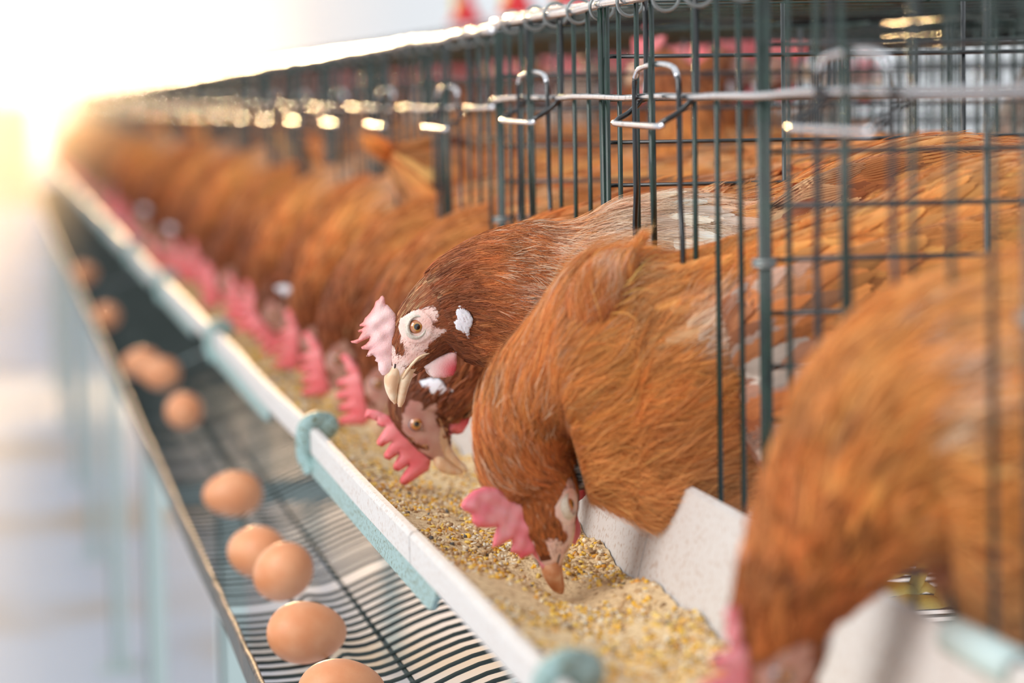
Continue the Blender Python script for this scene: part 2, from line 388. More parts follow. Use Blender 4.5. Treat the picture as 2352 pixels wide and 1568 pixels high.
for i in range(13):
    y = 1.2075+0.991*i
    if y > 13.5: break
    O = (0.24, y, z(-0.27)); r = empty('trough_clip', O, ['grey-green clip at the bottom edge of the photo, nearest on the trough lip', 'sharp speckled grey-green clip with a round knob on the trough lip', 'blurred speckled clip next past the sharp one on the trough lip'][i] if i < 3 else 'far blurred clip on the trough lip', 'clip', 'grey-green trough lip clips')
    # round knob inside the lip
    kp = [(0.0005, 0.0085), (0.005, 0.0080), (0.0085, 0.0058), (0.0105, 0.0025), (0.0110, -0.001), (0.0100, -0.0045), (0.006, -0.0070), (0.0005, -0.0075)]
    MB(O).lathe([(a_, b_) for a_, b_ in kp], (0.2465, y+0.006, z(-0.2535)), 28, axis=1).build('knob', 'teal_plastic', r)
    P = smoothpts([(0.247, y+0.003, z(-0.2475)), (0.240, y+0.001, z(-0.2462)), (0.2330, y, z(-0.2490)), (0.2290, y, z(-0.2550)), (0.2280, y, z(-0.264)), (0.2285, y, z(-0.277)), (0.2335, y-0.004, z(-0.2880))], 5)
    g = MB(O)
    b = 0; wd = 0.0080; th = 0.0098
    T = np.gradient(P, axis=0); T /= np.linalg.norm(T, axis=1)[:, None]; Nn = np.c_[T[:, 2], np.zeros(len(T)), -T[:, 0]]
    for q in range(len(P)):
        for sy, sn in ((-1, -1), (-0.7, -1.3), (0.7, -1.3), (1, -1), (1, 1), (-1, 1)):
            v = P[q]+Nn[q]*sn*th/2+np.array([0, sy*wd/2, 0]); g.V.append((v-g.off).tolist())
        if q: 
            for j in range(6):
                k2 = (j+1) % 6; g.F.append((6*(q-1)+j, 6*(q-1)+k2, 6*q+k2, 6*q+j))
    g.F.append((5, 4, 3, 2, 1, 0)); n6 = 6*(len(P)-1); g.F.append(tuple(n6+j for j in range(6)))
    g.build('arm', 'teal_plastic', r)
    # the strip under the lip, rounded at its near end
    ys = np.linspace(0.0, 0.64, 30); g = MB(O)
    for q, d in enumerate(ys):
        e = max(0.0, 1-(0.64-d)/0.03); top = -.2735-0.001; bot = -.2905+0.013*e*e
        for x, zz in ((.2345, top), (.2345, bot), (.2378, bot), (.2378, top)): g.V.append([x-g.off[0], y-d-g.off[1], z(zz)-g.off[2]])
        if q:
            for j in range(4): g.F.append((4*(q-1)+j, 4*q+j, 4*q+(j+1) % 4, 4*(q-1)+(j+1) % 4))
    g.F.append((0, 1, 2, 3)); g.F.append((119, 118, 117, 116)); g.build('strip', 'teal_plastic', r, smooth=False)
# clip over the inner wall, right foreground
O = (0.39, 1.09, z(-0.23)); ang = np.linspace(-0.6, math.pi+0.6, 16); g = MB(O); a0 = 1.052; a1 = 1.128
prof2 = [(0.390+0.0085*math.cos(t), z(-0.2290)+0.0085*math.sin(t)) for t in ang]+[(0.390+0.0055*math.cos(t), z(-0.2290)+0.0055*math.sin(t)) for t in ang[::-1]]
tag(g.prism(prof2, a0, a1, 2).build('wall_clip', 'clean_teal', loc=O), 'smooth pale teal clip over the white inner trough wall, bottom right', 'clip')

# feed: one uncountable mass with loose grains on top
def feed_h(X, Y):
    P = np.c_[X*1.0, Y, np.zeros(len(X))]
    t = (X-0.243)/(0.372-0.243)
    h = -0.2700-0.021*np.clip(t*2.2, 0, 1)+0.006*np.clip(t-0.5, 0, 1)
    h = h+0.0045*fnoise(P, 22, 1)*np.clip(t*3, 0.2, 1)+0.0030*fnoise(P, 60, 2)*np.clip(t*3, 0.2, 1)+0.0012*fnoise(P, 170, 3)
    h += -0.006*np.exp(-((X-0.325)**2+(Y-1.64)**2)/0.0008)
    return h
ys = np.r_[np.arange(0.7, 2.6, 0.004), np.arange(2.6, 13.9, 0.03)]; xs = np.linspace(0.2385, 0.3790, 44)
GX, GY = np.meshgrid(xs, ys); H = feed_h(GX.ravel(), GY.ravel())
xw = 0.2425+(np.clip(-0.2750-H, 0, 1))*0.98; xin = 0.3855-(np.clip(-0.2300-H, 0, 1))*0.2476
XX = GX.ravel().copy(); tt = (XX-0.2385)/(0.379-0.2385); XX = xw*(1-tt)+(xin-0.0004)*tt
nx = len(xs); ny = len(ys); idx = np.arange(nx*ny).reshape(ny, nx)
Fq = np.stack([idx[:-1, :-1], idx[:-1, 1:], idx[1:, 1:], idx[1:, :-1]], -1).reshape(-1, 4)
O = np.array([0.31, 0.7, z(-0.30)])
feed = mesh_obj('chicken_feed', np.c_[XX, GY.ravel(), H+CZ]-O, Fq, 'feed_meal', loc=tuple(O))
tag(feed, 'golden brown cracked corn and meal filling the white feed trough', 'feed', kind='stuff')
def grains(n, y0, y1, smin, smax, seed):
    r = np.random.RandomState(seed)
    Y = y0+(y1-y0)*r.uniform(0, 1, n)**1.4; T = r.uniform(0.02, 0.98, n)
    keep = fnoise(np.c_[T*0.14, Y, T*0], 45, 4)+r.normal(0, 0.5, n) > -0.15; Y = Y[keep]; T = T[keep]; n = len(Y)
    X = 0.2385+T*0.1405; Hh = feed_h(X, Y); xw = 0.2425+np.clip(-0.2750-Hh, 0, 1)*0.98; xi = 0.3855-np.clip(-0.23-Hh, 0, 1)*0.2476
    X = xw*(1-T)+xi*T; C = np.c_[X, Y, Hh+CZ+0.0004]
    cube = np.array([[x, y, q] for x in (-1, 1) for y in (-1, 1) for q in (-1, 1)], float)*0.5
    fc = np.array(((0, 1, 3, 2), (4, 6, 7, 5), (0, 4, 5, 1), (2, 3, 7, 6), (0, 2, 6, 4), (1, 5, 7, 3)))
    S = r.uniform(smin, smax, (n, 1, 3))*np.array([1.25, 0.95, 0.65]); V = cube[None]*S*(1+r.uniform(-0.35, 0.35, (n, 8, 3)))
    q = r.normal(0, 1, (n, 4)); q[:, 1:3] *= 0.35; q /= np.linalg.norm(q, axis=1)[:, None]
    a, b, c_, d = q.T
    R = np.stack([np.stack([1-2*(c_*c_+d*d), 2*(b*c_-a*d), 2*(b*d+a*c_)], -1), np.stack([2*(b*c_+a*d), 1-2*(b*b+d*d), 2*(c_*d-a*b)], -1), np.stack([2*(b*d-a*c_), 2*(c_*d+a*b), 1-2*(b*b+c_*c_)], -1)], 1)
    V = np.einsum('nij,nkj->nki', R, V)+C[:, None]
    F = (fc[None]+8*np.arange(n)[:, None, None]).reshape(-1, 4)
    pal = np.array([lin(244, 190, 66), lin(250, 212, 112), lin(234, 204, 158), lin(246, 232, 206), lin(206, 168, 122), lin(166, 130, 92), lin(106, 102, 98), lin(226, 158, 56)])
    pi = r.choice(8, n, p=[.15, .13, .24, .15, .17, .09, .02, .05]); cc = pal[pi]*r.uniform(0.85, 1.1, (n, 1))
    return V.reshape(-1, 3), F, np.repeat(cc, 8, axis=0)
V1, F1, C1 = grains(20000, 1.05, 2.5, 0.0009, 0.0032, 5); V2, F2, C2 = grains(9000, 2.4, 6.0, 0.003, 0.006, 6)
g = mesh_obj('corn_grain', np.vstack([V1, V2])-O, np.vstack([F1, F2+len(V1)]), 'grain', parent=feed, cols=np.vstack([C1, C2]), smooth=False)
g['kind'] = 'stuff'; g['label'] = 'yellow, cream and brown grains'

tray_prof = [(.1625, -.3830), (.1640, -.3975), (.1720, -.4020), (.2030, -.4010), (.2200, -.3960), (.2290, -.3885), (.2400, -.3890), (.2560, -.3860), (.300, -.3680), (.345, -.3600), (.405, -.352)]
def tray_z(x): return float(np.interp(x, [p[0] for p in tray_prof], [p[1] for p in tray_prof]))
tys = [1.2, 2.255, 4.25, 6.25, 8.25, 10.25, 13.9]
for i in range(len(tys)-1):
    y0, y1 = tys[i]+0.003, tys[i+1]-0.003; O = (0.165, y0, z(-0.40))
    r = empty('egg_tray', O, 'dark wire egg collecting tray under the trough, '+['nearest section with sharp ribs', 'second section from the camera'][i] if i < 2 else 'blurred far wire egg tray section under the trough', 'tray', 'wire egg trays')
    g = MB(O); n = int((y1-y0)/0.027); base = smoothpts([(x, 0, q) for x, q in tray_prof], 3)
    for k in range(n):
        y = y0+0.01+k*0.027+random.uniform(-0.0015, 0.0015); P = base.copy(); P[:, 1] = y+0.0015*np.sin(np.linspace(0, 4, len(P))+k); P[:, 2] += CZ
        g.tube(P, 0.0017, 6)
    g.build('cross_wires', 'tray_wire', r)
    g = MB(O)
    for x, q in ((.1705, -.4045), (.2215, -.3985), (.262, -.3868), (.318, -.3675), (.366, -.3605)): g.tube(wavy(y0, y1, x, z(q)+0.0, 0.0005, 12, i), 0.0019, 6)
    g.build('long_wires', 'tray_wire', r)
    g = MB(O); g.prism([(.1600, z(-.3835)), (.1622, z(-.3835)), (.1632, z(-.4040)), (.1608, z(-.4040))], y0, y1, 8, 0.0008); g.build('edge_strip', 'dark_steel', r, smooth=False)
    MB(O).tube(wavy(y0, y1, .1615, z(-.3820), 0.0011, 20, i+40), 0.0024, 8).build('edge_wire', 'rusty_steel', r)

# eggs
def egg_mesh():
    n, m_ = 32, 40; V = []; F = []
    for i in range(n+1):
        t = math.pi*i/n; a = -math.cos(t)*0.0288; b = math.sin(t)*0.0222*(1-0.10*math.cos(t)*-1)
        for j in range(m_): V.append([a, b*math.cos(2*math.pi*j/m_), b*math.sin(2*math.pi*j/m_)])
    for i in range(n):
        for j in range(m_): F.append((i*m_+j, i*m_+(j+1) % m_, (i+1)*m_+(j+1) % m_, (i+1)*m_+j))
    return V, F
eV, eF = egg_mesh(); eggp = None
egg_specs = [(785, 1600, -0.378, 5, 'light brown egg cut off by the bottom edge of the photo, nearest'), (705, 1460, -0.378, 8, 'whole light brown egg nearest to the camera, lying crosswise'),
    (648, 1315, -0.368, 118, 'brown egg standing front in the touching pair at the middle of the tray'), (588, 1272, -0.378, 125, 'brown egg half hidden behind its neighbour in the touching pair'),
    (535, 1145, -0.378, 175, 'brown egg alone in the tray just past the touching pair'), (427, 950, -0.377, 100, 'small round looking brown egg in the tray near the cage lip'),
    (378, 862, -0.376, 150, 'blurred brown egg of the far touching pair, right one'), (325, 835, -0.377, 160, 'blurred brown egg of the far touching pair, left one'),
    (244, 725, -0.377, 60, 'strongly blurred orange egg far along the tray'), (180, 628, -0.377, 20, 'last visible egg, a faint orange blur at the far end of the tray')]
for px, py, q, ang, lab in egg_specs:
    p = unZ(px, py, q)
    if eggp is None: eggp = o = mesh_obj('egg', eV, eF, 'eggshell')
    else: o = eggp.copy(); col.objects.link(o)
    x = float(np.clip(p[0], 0.1875, 0.215)); o.location = (x, p[1], z(q if q > -0.37 else tray_z(x)+0.0245)); o.rotation_euler = (0.3*math.sin(px), (0.55 if q > -0.37 else 0.04), math.radians(ang))
    for kk in ('label', 'category', 'group'):
        if kk in o: del o[kk]
    tag(o, lab, 'egg', 'brown eggs in the wire tray')

# legs of the stand, drinking line, red bells
for i in range(7):
    y = 3.05+1.62*i; O = (0.235, y, 0)
    r = empty('stand_leg', O, ['pale teal stand leg under the tray, nearest', 'blurred grey stand leg, second under the tray'][i] if i < 2 else 'far blurred stand leg under the cage row', 'leg', 'stand legs')
    MB(O).box((.22, y-.02, 0.0), (.25, y-.016, z(-.43))).box((.22, y-.02, 0.0), (.224, y+.02, z(-.43))).build('angle_iron', 'clean_teal', r, smooth=False)
    MB(O).box((.165, y-.02, z(-.43)), (.86, y+.015, z(-.409))).build('cross_beam', 'clean_teal', r, smooth=False)
    MB(O).box((.83, y-.02, 0.0), (.86, y+.015, z(-.43))).build('back_leg', 'clean_teal', r, smooth=False)
    MB(O).box((.19, y-.05, 0.0), (.28, y+.05, 0.006)).build('foot_plate', 'clean_teal', r, smooth=False)
O = (0.87, 1.2, z(0.06))
wp = empty('drinking_line', O, 'black water channel running above the cages at the top right', 'channel')
MB(O).box((.862, 1.2, z(.085)), (.905, 13.8, z(.128))).build('channel', 'black_plastic', wp, smooth=False)
MB(O).box((.868, 1.2, z(.040)), (.899, 13.8, z(.0855))).build('lower_channel', 'black_plastic', wp, smooth=False)
MB(O).tube([(.855, 1.2, z(.082)), (.855, 13.8, z(.082))], 0.0035, 8).build('water_pipe', 'dark_steel', wp)
for i, (px, py, s) in enumerate([(2130, 26, 1), (1780, 30, 1), (1572, 96, 1.2), (1330, 100, 1.3), (1180, 115, 1.3), (1050, 122, 1.3), (960, 128, 1.3)]):
    p = unX(px, py, 0.856); r0 = 0.017*s; hh = 0.0035 if i < 2 else 0.014
    cpt = (0.848, p[1], float(p[2])+CZ)
    r = empty('drinker_cup', cpt, ['yellow drinker cup edge, rightmost near the top edge', 'yellow drinker cup edge above the cage partition', 'bright yellow drinker cup behind the sharp latch', 'bright yellow drinker cup left of the sharp latch'][i] if i < 4 else 'small blurred yellow drinker cup further down the water line', 'cup', 'yellow drinker cups')
    MB(cpt).lathe([(0.004, -hh*1.4), (r0*0.7, -hh), (r0, hh*0.6), (r0*1.02, hh), (r0*0.85, hh*0.9), (0.003, 0)], cpt, 20).build('bowl', 'yellow_plastic', r)
    MB(cpt).tube([(cpt[0], cpt[1], cpt[2]), (cpt[0]+0.006, cpt[1], cpt[2]+0.02), (0.866, cpt[1], cpt[2]+0.022)], 0.0035, 6).build('nipple', 'dark_steel', r)
for i, (px, lab) in enumerate([(1318, 'red cone drinker at the top edge beside the hog rings'), (1190, 'red cone drinker above the start of the top rail'), (1072, 'blurred red cone drinker hanging at the upper middle')]):
    p = unX(px, 40, 0.86); zb = z(0.136); O = (0.86, p[1], zb)
    r = empty('cone_drinker', O, lab, 'drinker', 'red cone drinkers')
    MB(O).lathe([(0.003, 0.09), (0.006, 0.075), (0.010, 0.045), (0.022, 0.018), (0.036, 0.003), (0.037, 0.0), (0.034, -0.001), (0.003, 0.008)], O, 24).build('cone', 'red_plastic', r)
    MB(O).tube([(.86, p[1], zb+.08), (.86, p[1], zb+.6)], 0.004, 8).build('hose', 'white_plastic', r)
    MB(O).box((.855, p[1]+0.115, zb-.0), (.862, p[1]+0.135, zb+.5)).build('yellow_strap', 'yellow_plastic', r, smooth=False)

# added scatter volume that imitates the warm veil of sun flare over the far end
hz = bpy.data.materials.new('flare_veil'); hz.use_nodes = True; t_ = hz.node_tree; t_.nodes.clear()
vs_ = nn(t_, 'ShaderNodeVolumeScatter'); vs_.inputs['Color'].default_value = (1.0, 0.86, 0.66, 1); vs_.inputs['Density'].default_value = 0.065; vs_.inputs['Anisotropy'].default_value = 0.35
vo_ = nn(t_, 'ShaderNodeOutputMaterial'); t_.links.new(vs_.outputs[0], vo_.inputs['Volume']); MATS['flare_veil'] = hz
hzo = MB((0, 11, 1.4)).box((-2.2, 6.6, 0.02), (0.95, 17.8, 2.4)).build('haze', 'flare_veil', loc=(0, 11, 1.4), smooth=False)
tag(hzo, 'warm haze volume added for the veil of sun flare over the far end', 'haze', kind='stuff')

# ------------------------------------------------------------------ hens
HS = 3570.0                                    # photo pixels per metre at the side-facing hen
HF = np.array([-0.35, 0.937]); HB = np.array([-0.937, -0.35])
def hp(px, py):                                # photo point on the side-facing head -> (forward, crownward) metres from its eye
    d = np.array([px-948.0, py-748.0])/HS; return float(d@HF), float(d@HB)
def hpz(X, Y): return hp(780+X/5.06, 650+Y/5.06)
SKIN = [hpz(*p) for p in [(690, 400), (850, 290), (1060, 240), (1105, 330), (1110, 430), (1040, 480), (1230, 540), (1010, 720), (960, 800), (1010, 830), (830, 960), (700, 1010), (620, 1110), (470, 1060), (400, 900), (520, 640), (600, 720), (650, 830), (690, 800), (640, 700), (650, 520)]]
BEAKISH = [hpz(*p) for p in [(1010, 800), (960, 880), (860, 1000), (760, 1120), (620, 1160), (680, 1060), (800, 900), (900, 830)]]
LOBE = [hpz(*p) for p in [(1340, 220), (1400, 290), (1450, 330), (1490, 410), (1480, 480), (1450, 530), (1460, 640), (1430, 640), (1390, 580), (1300, 520), (1270, 440), (1300, 390), (1290, 300)]]
WATTLE = [hpz(*p) for p in [(860, 930), (980, 930), (1130, 860), (1240, 815), (1335, 808), (1338, 900), (1325, 1020), (1290, 1085), (1200, 1106), (1060, 1106), (1010, 1060), (990, 1010), (930, 970)]]
COMB1 = [hpz(*p) for p in [(560, 245), (532, 235), (524, 160), (505, 133), (485, 140), (460, 175), (420, 200), (400, 260), (355, 325), (322, 362), (290, 390), (270, 435), (226, 465), (228, 485), (280, 488), (250, 515), (198, 530), (210, 552), (255, 552), (205, 630), (160, 645), (108, 655), (130, 675), (190, 685), (240, 660), (340, 620), (330, 655), (290, 695), (218, 735), (250, 752), (330, 760), (310, 800), (292, 838), (330, 840), (370, 822), (405, 855), (390, 890), (425, 910), (430, 1000), (470, 1060), (560, 1070), (640, 1000), (660, 900), (640, 700), (660, 500), (640, 350)]]
def lobed_comb(h=0.030, teeth=5, seed=0, back=0.020, front=0.033, flop=0.3):
    """outline of a full comb in head coordinates, rounded at the back with pointed lobes"""
    r = np.random.RandomState(seed); P = [(front-0.004, 0.006), (front+0.001, 0.012)]
    n = teeth
    for i in range(n):
        t0 = i/n; t1 = (i+0.5)/n
        a0 = front-(front+back)*t0; a1 = front-(front+back)*(t1)
        hh = 0.012+h*(math.sin(math.pi*min(1, 0.25+0.75*t1))**0.7)*(1+r.uniform(-.15, .15))
        if i: P.append((a0-0.001, 0.012+h*0.50*math.sin(math.pi*min(1, 0.25+0.75*t0))))
        P.append((a1+0.003, hh+0.001)); P.append((a1-0.0005, hh+0.003)); P.append((a1-0.003, hh+0.0015))
    P += [(-back-0.006, 0.016+h*0.45), (-back-0.009, 0.016+h*0.2), (-back-0.004, 0.015), (-back+0.004, 0.011), (0.0, 0.004)]
    return P

class Surf:
    """tube of elliptical sections through nodes (pos, up, down, half width, dorsal)"""
    def __init__(s, nodes, M=500):
        C = np.array([n[0] for n in nodes], float); U = np.array([n[1] for n in nodes], float); Dn = np.array([n[2] for n in nodes], float)
        W = np.array([n[3] for n in nodes], float); D = np.array([n[4] for n in nodes], float)
        raw = np.array([n[5] if len(n) > 5 else 0.0 for n in nodes], float); A = np.c_[C, U, Dn, W, D, raw]; d = np.r_[0, np.cumsum(np.linalg.norm(np.diff(C, axis=0), axis=1))]
        q = np.linspace(0, d[-1], M); B = np.zeros((M, A.shape[1]))
        # Hermite with finite-difference tangents
        T = np.gradient(A, d, axis=0); k = np.clip(np.searchsorted(d, q, side='right')-1, 0, len(d)-2)
        h = (d[k+1]-d[k])[:, None]; t = ((q-d[k])[:, None])/h
        B = (2*t**3-3*t**2+1)*A[k]+(t**3-2*t**2+t)*h*T[k]+(-2*t**3+3*t**2)*A[k+1]+(t**3-t**2)*h*T[k+1]
        s.S = np.r_[0, np.cumsum(np.linalg.norm(np.diff(B[:, :3], axis=0), axis=1))]; s.C = B[:, :3]
        s.U, s.Dn, s.W = [np.maximum(B[:, i], 0.0012) for i in (3, 4, 5)]
        T = np.gradient(s.C, axis=0); T /= np.linalg.norm(T, axis=1)[:, None]; s.T = T
        D = B[:, 6:9]; D /= np.linalg.norm(D, axis=1)[:, None]; D = D-T*((D*T).sum(1)*(1-np.clip(B[:, 9], 0, 1)))[:, None]; D /= np.linalg.norm(D, axis=1)[:, None]; s.D = D
        s.Lat = np.cross(D, -T); s.Lat /= np.linalg.norm(s.Lat, axis=1)[:, None]; s.len = s.S[-1]; s.M = M           # left side of the bird (T points tailwards)
    def at(s, q, ph):
        """point, normal, tailward tangent, round-the-body tangent, mean radius"""
        q = np.clip(q, 0, s.len-1e-6); f = np.interp(q, s.S, np.arange(s.M)); i = np.clip(f.astype(int), 0, s.M-2); t = f-i
        g = lambda A: (A[i].T*(1-t)+A[i+1].T*t).T
        C, T, D, La = g(s.C), g(s.T), g(s.D), g(s.Lat); U, Dn, W = g(s.U), g(s.Dn), g(s.W)
        c, sn = np.cos(ph), np.sin(ph); h = np.where(c > 0, U, Dn)
        P = C+La*(W*sn)[..., None]+D*(h*c)[..., None]
        n = La*(sn/W)[..., None]+D*(c/h)[..., None]; n /= np.linalg.norm(n, axis=-1)[..., None]
        lt = La*(W*c)[..., None]-D*(h*sn)[..., None]; R = np.linalg.norm(lt, axis=-1); lt /= R[..., None]+1e-9
        return P, n, T, lt, R
    def find(s, e, F, B, a, b, side=1, fine=False):
        """surface point whose in-plane head coordinates are nearest to (a, b) on one side"""
        qs = np.linspace(0, min(s.len, 0.16), 160); ps = np.linspace(0.15, math.pi-0.15, 60)*side
        Q, Pp = np.meshgrid(qs, ps); P, n, T, lt, R = s.at(Q.ravel(), Pp.ravel())
        d = ((P-e)@F-a)**2+((P-e)@B-b)**2; i = int(np.argmin(d)); return (P[i], n[i]) if not fine else s.refine(e, F, B, a, b, Q.ravel()[i], Pp.ravel()[i])
    def refine(s, e, F, B, a, b, q0, p0):
        Q, Pp = np.meshgrid(q0+np.linspace(-0.0012, 0.0012, 25), p0+np.linspace(-0.06, 0.06, 31)); P, n, T, lt, R = s.at(Q.ravel(), Pp.ravel())
        i = int(np.argmin(((P-e)@F-a)**2+((P-e)@B-b)**2)); return P[i], n[i]

def plumage(surf, n, s0, s1, Lf, Wf, ns, segs, colf, O, seed, lift=0.12, base=0.0006, hw=0.00035, mask=None, fan=1.0, drift=0.12, dens=None, twist=0.35, droop=0.0, card=False, chaos=0.0):
    """feathers as fans of fine barbs lying along the surface; returns V, F, C"""
    r = np.random.RandomState(seed); k = 4*n
    q = r.uniform(s0, s1, k); ph = r.uniform(-math.pi, math.pi, k); f = np.interp(q, surf.S, (surf.U+surf.Dn)/2+surf.W)
    wgt = f*(dens(q) if dens is not None else 1.0); keep = r.uniform(0, wgt.max(), k) < wgt; q = q[keep][:n]; ph = ph[keep][:n]
    P, nrm_, T, lt, R = surf.at(q, ph)
    vis = ((P-np.array([0, 0, CZ]))*nrm_).sum(1) < 0.12*np.linalg.norm(P, axis=1)        # far side gets a thinner coat
    kp = vis | (r.uniform(0, 1, len(q)) < 0.3)
    if mask is not None: kp &= mask(P, q, ph, r)
    q = q[kp]; ph = ph[kp]; P = P[kp]; n = len(q)
    Lg = Lf(q, ph)*r.uniform(0.75, 1.25, n); Wd = Wf(q, ph)*r.uniform(0.8, 1.2, n)
    col_ = colf(P, q, ph, r)                                                        # (n,3) feather colour, (n,) shaft mix
    fc, shaft = col_
    al = drift*(fnoise(P, 14, 5)+0.6*r.normal(0, 1, n)); lf = lift*(0.4+0.8*r.uniform(0, 1, n))*(1+0.8*fnoise(P, 20, 2)); bs = base*(0.3+r.uniform(0, 1.6, n))
    jt = np.linspace(-1, 1, ns)[None, :]+r.uniform(-0.12, 0.12, (n, ns)); bar = r.uniform(0.72, 1.12, (n, ns)) if not card else r.uniform(0.95, 1.03, (n, ns)); bend = r.normal(0, 1, (n, ns))*chaos; lft = 1+0.5*chaos*8*r.uniform(-1, 1, (n, ns))*(0 if card else 1)
    if card: jt = np.linspace(-1, 1, ns)[None, :]+np.zeros((n, ns))
    kk = np.linspace(0, 1, segs+1); V = np.zeros((n, ns, segs+1, 2, 3)); Cc = np.zeros((n, ns, segs+1, 2, 3))
    Lj = Lg[:, None]*((1-0.22*jt**2) if not card else (0.35+0.65*np.sqrt(np.clip(1-0.93*jt**2, 0, 1))))*bar; tw = twist*r.normal(0, 1, (n, ns))
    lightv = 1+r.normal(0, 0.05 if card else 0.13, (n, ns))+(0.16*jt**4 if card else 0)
    for m_, t in enumerate(kk):
        spread = (0.30+1.0*math.sin(math.pi*min(1, 0.12+0.72*t)))*fan*0.6
        qa = q[:, None]+Lj*t*np.cos(al)[:, None]; la = Lj*t*np.sin(al)[:, None]+jt*Wd[:, None]*spread+bend*Lj*t*t
        lim = np.minimum(qa, surf.len*0.999)
        Pq, nq, Tq, ltq, Rq = surf.at(lim.ravel(), (ph[:, None]+la/np.maximum(R[kp][:, None], 0.006)).ravel())
        over = (qa-lim).ravel(); Pq = Pq+Tq*over[:, None]
        h = (bs[:, None]+(lf[:, None]*Lj)*np.clip(lft, 0.1, 2)*t*(1.0-0.45*t)+(0.0012*(1-jt**2) if card else 0.0*jt)).ravel()
        Pq = Pq+nq*h[:, None]; Pq[:, 2] -= droop*(t**2)*np.abs(nq[:, 2] < 0)*Lj.ravel()
        wv = ltq*np.cos(tw.ravel())[:, None]+nq*np.sin(tw.ravel())[:, None]
        wd = hw*(1-0.9*t**2.5) if not card else (np.repeat(Wd, ns)*spread*1.15/(ns-1))[:, None]
        V[:, :, m_, 0] = (Pq-wv*wd).reshape(n, ns, 3); V[:, :, m_, 1] = (Pq+wv*wd).reshape(n, ns, 3)
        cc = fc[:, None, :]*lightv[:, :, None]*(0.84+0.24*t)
        sh = np.clip(shaft[:, None]*(np.abs(jt) < 0.55)*math.sin(math.pi*min(1, max(0, (t-0.2)/0.9)))*1.2, 0, 1)[..., None]
        cc = cc*(1-sh)+np.array(lin(236, 208, 176))*sh
        Cc[:, :, m_, 0] = cc; Cc[:, :, m_, 1] = cc
    b = (np.arange(n*ns)*(segs+1)*2)[:, None]; m2 = np.arange(segs)*2
    F = np.stack([b+m2, b+m2+1, b+m2+3, b+m2+2], -1).reshape(-1, 4)
    return V.reshape(-1, 3)-O, F, Cc.reshape(-1, 3)

CH = {'dark': np.array(lin(160, 88, 50)), 'rust': np.array(lin(205, 124, 66)), 'orange': np.array(lin(230, 154, 80)), 'tan': np.array(lin(234, 190, 138)), 'white': np.array(lin(240, 226, 212)), 'deep': np.array(lin(108, 58, 36))}
def hen_color(tone=0.0, white_spots=(), headlen=0.07, flecks=0.0, fleck_box=None):
    """colour follows the bird's own plumage pattern: chestnut head, rust hackle, orange body, tan underside, plus painted shadow contrast"""
    def f(P, q, ph, r):
        n = len(q); a = fnoise(P, 26, 1)*0.6+fnoise(P, 70, 3)*0.5+r.normal(0, 0.42, n)
        t = np.clip((q-headlen*0.6)/0.10, 0, 1)+0.25*a+tone; t = np.clip(t, 0, 1.15)[:, None]
        c = np.where(t < 0.5, CH['dark']+(CH['rust']-CH['dark'])*(t/0.5), CH['rust']+(CH['orange']-CH['rust'])*((t-0.5)/0.5))
        und = np.clip(-np.cos(ph)-0.35, 0, 1)[:, None]*np.clip((q-0.05)/0.06, 0, 1)[:, None]
        c = c*(1-und*0.6)+CH['tan']*und*0.6*0.85
        g = (np.clip(fnoise(P, 48, 4)+0.5*r.normal(0, 1, n)-0.9, 0, 1)*0.8)[:, None]; c = c*(1-g)+CH['tan']*g
        dk = (np.clip(fnoise(P, 60, 0)+0.5*r.normal(0, 1, n)-1.0, 0, 1)*0.7)[:, None]; c = c*(1-dk)+CH['deep']*dk  # random deep patches put dark shadows into the feather colour
        for cen, rad, pr in white_spots:
            d = np.linalg.norm((P-np.array(cen))*np.array([1, 0.35, 1]), axis=1)/(rad*1.3)+0.22*r.normal(0, 1, n); w_ = (np.clip(1.25-d, 0, 1)*pr)[:, None]; c = c*(1-w_)+CH['white']*w_
        sh = np.zeros(n)
        if flecks:
            pr = flecks*(fleck_box(P, q, ph) if fleck_box else 1.0); sh = (r.uniform(0, 1, n) < pr)*r.uniform(0.5, 0.95, n)
        return np.clip(c*(1.04+0.17*r.normal(0, 1, (n, 1))+0.14*fnoise(P, 130, 1)[:, None])*(1+0.06*r.normal(0, 1, (n, 1))*np.array([0.2, 1, 1.4])), 0.004, 1), sh
    return f

def plate_on_head(name, poly, T, r_, step, e, F, B, Lat, O, material, parent, colf, bend=None, lateral=0.0, rough=0.0):
    V, Fc, d = plate2d(poly, T, r_, step)
    a, b, o = V[:, 0], V[:, 1], V[:, 2]
    dd = np.r_[d, d]
    lat = lateral+(bend(a, b) if bend is not None else 0)
    if rough: o = o*(1+rough*fnoise(np.c_[a, b, 0*a], 500, 2))
    P = e+np.outer(a, F)+np.outer(b, B)+np.outer(o+lat, Lat)
    return mesh_obj(name, P-O, Fc, material, parent, cols=colf(a, b, dd))

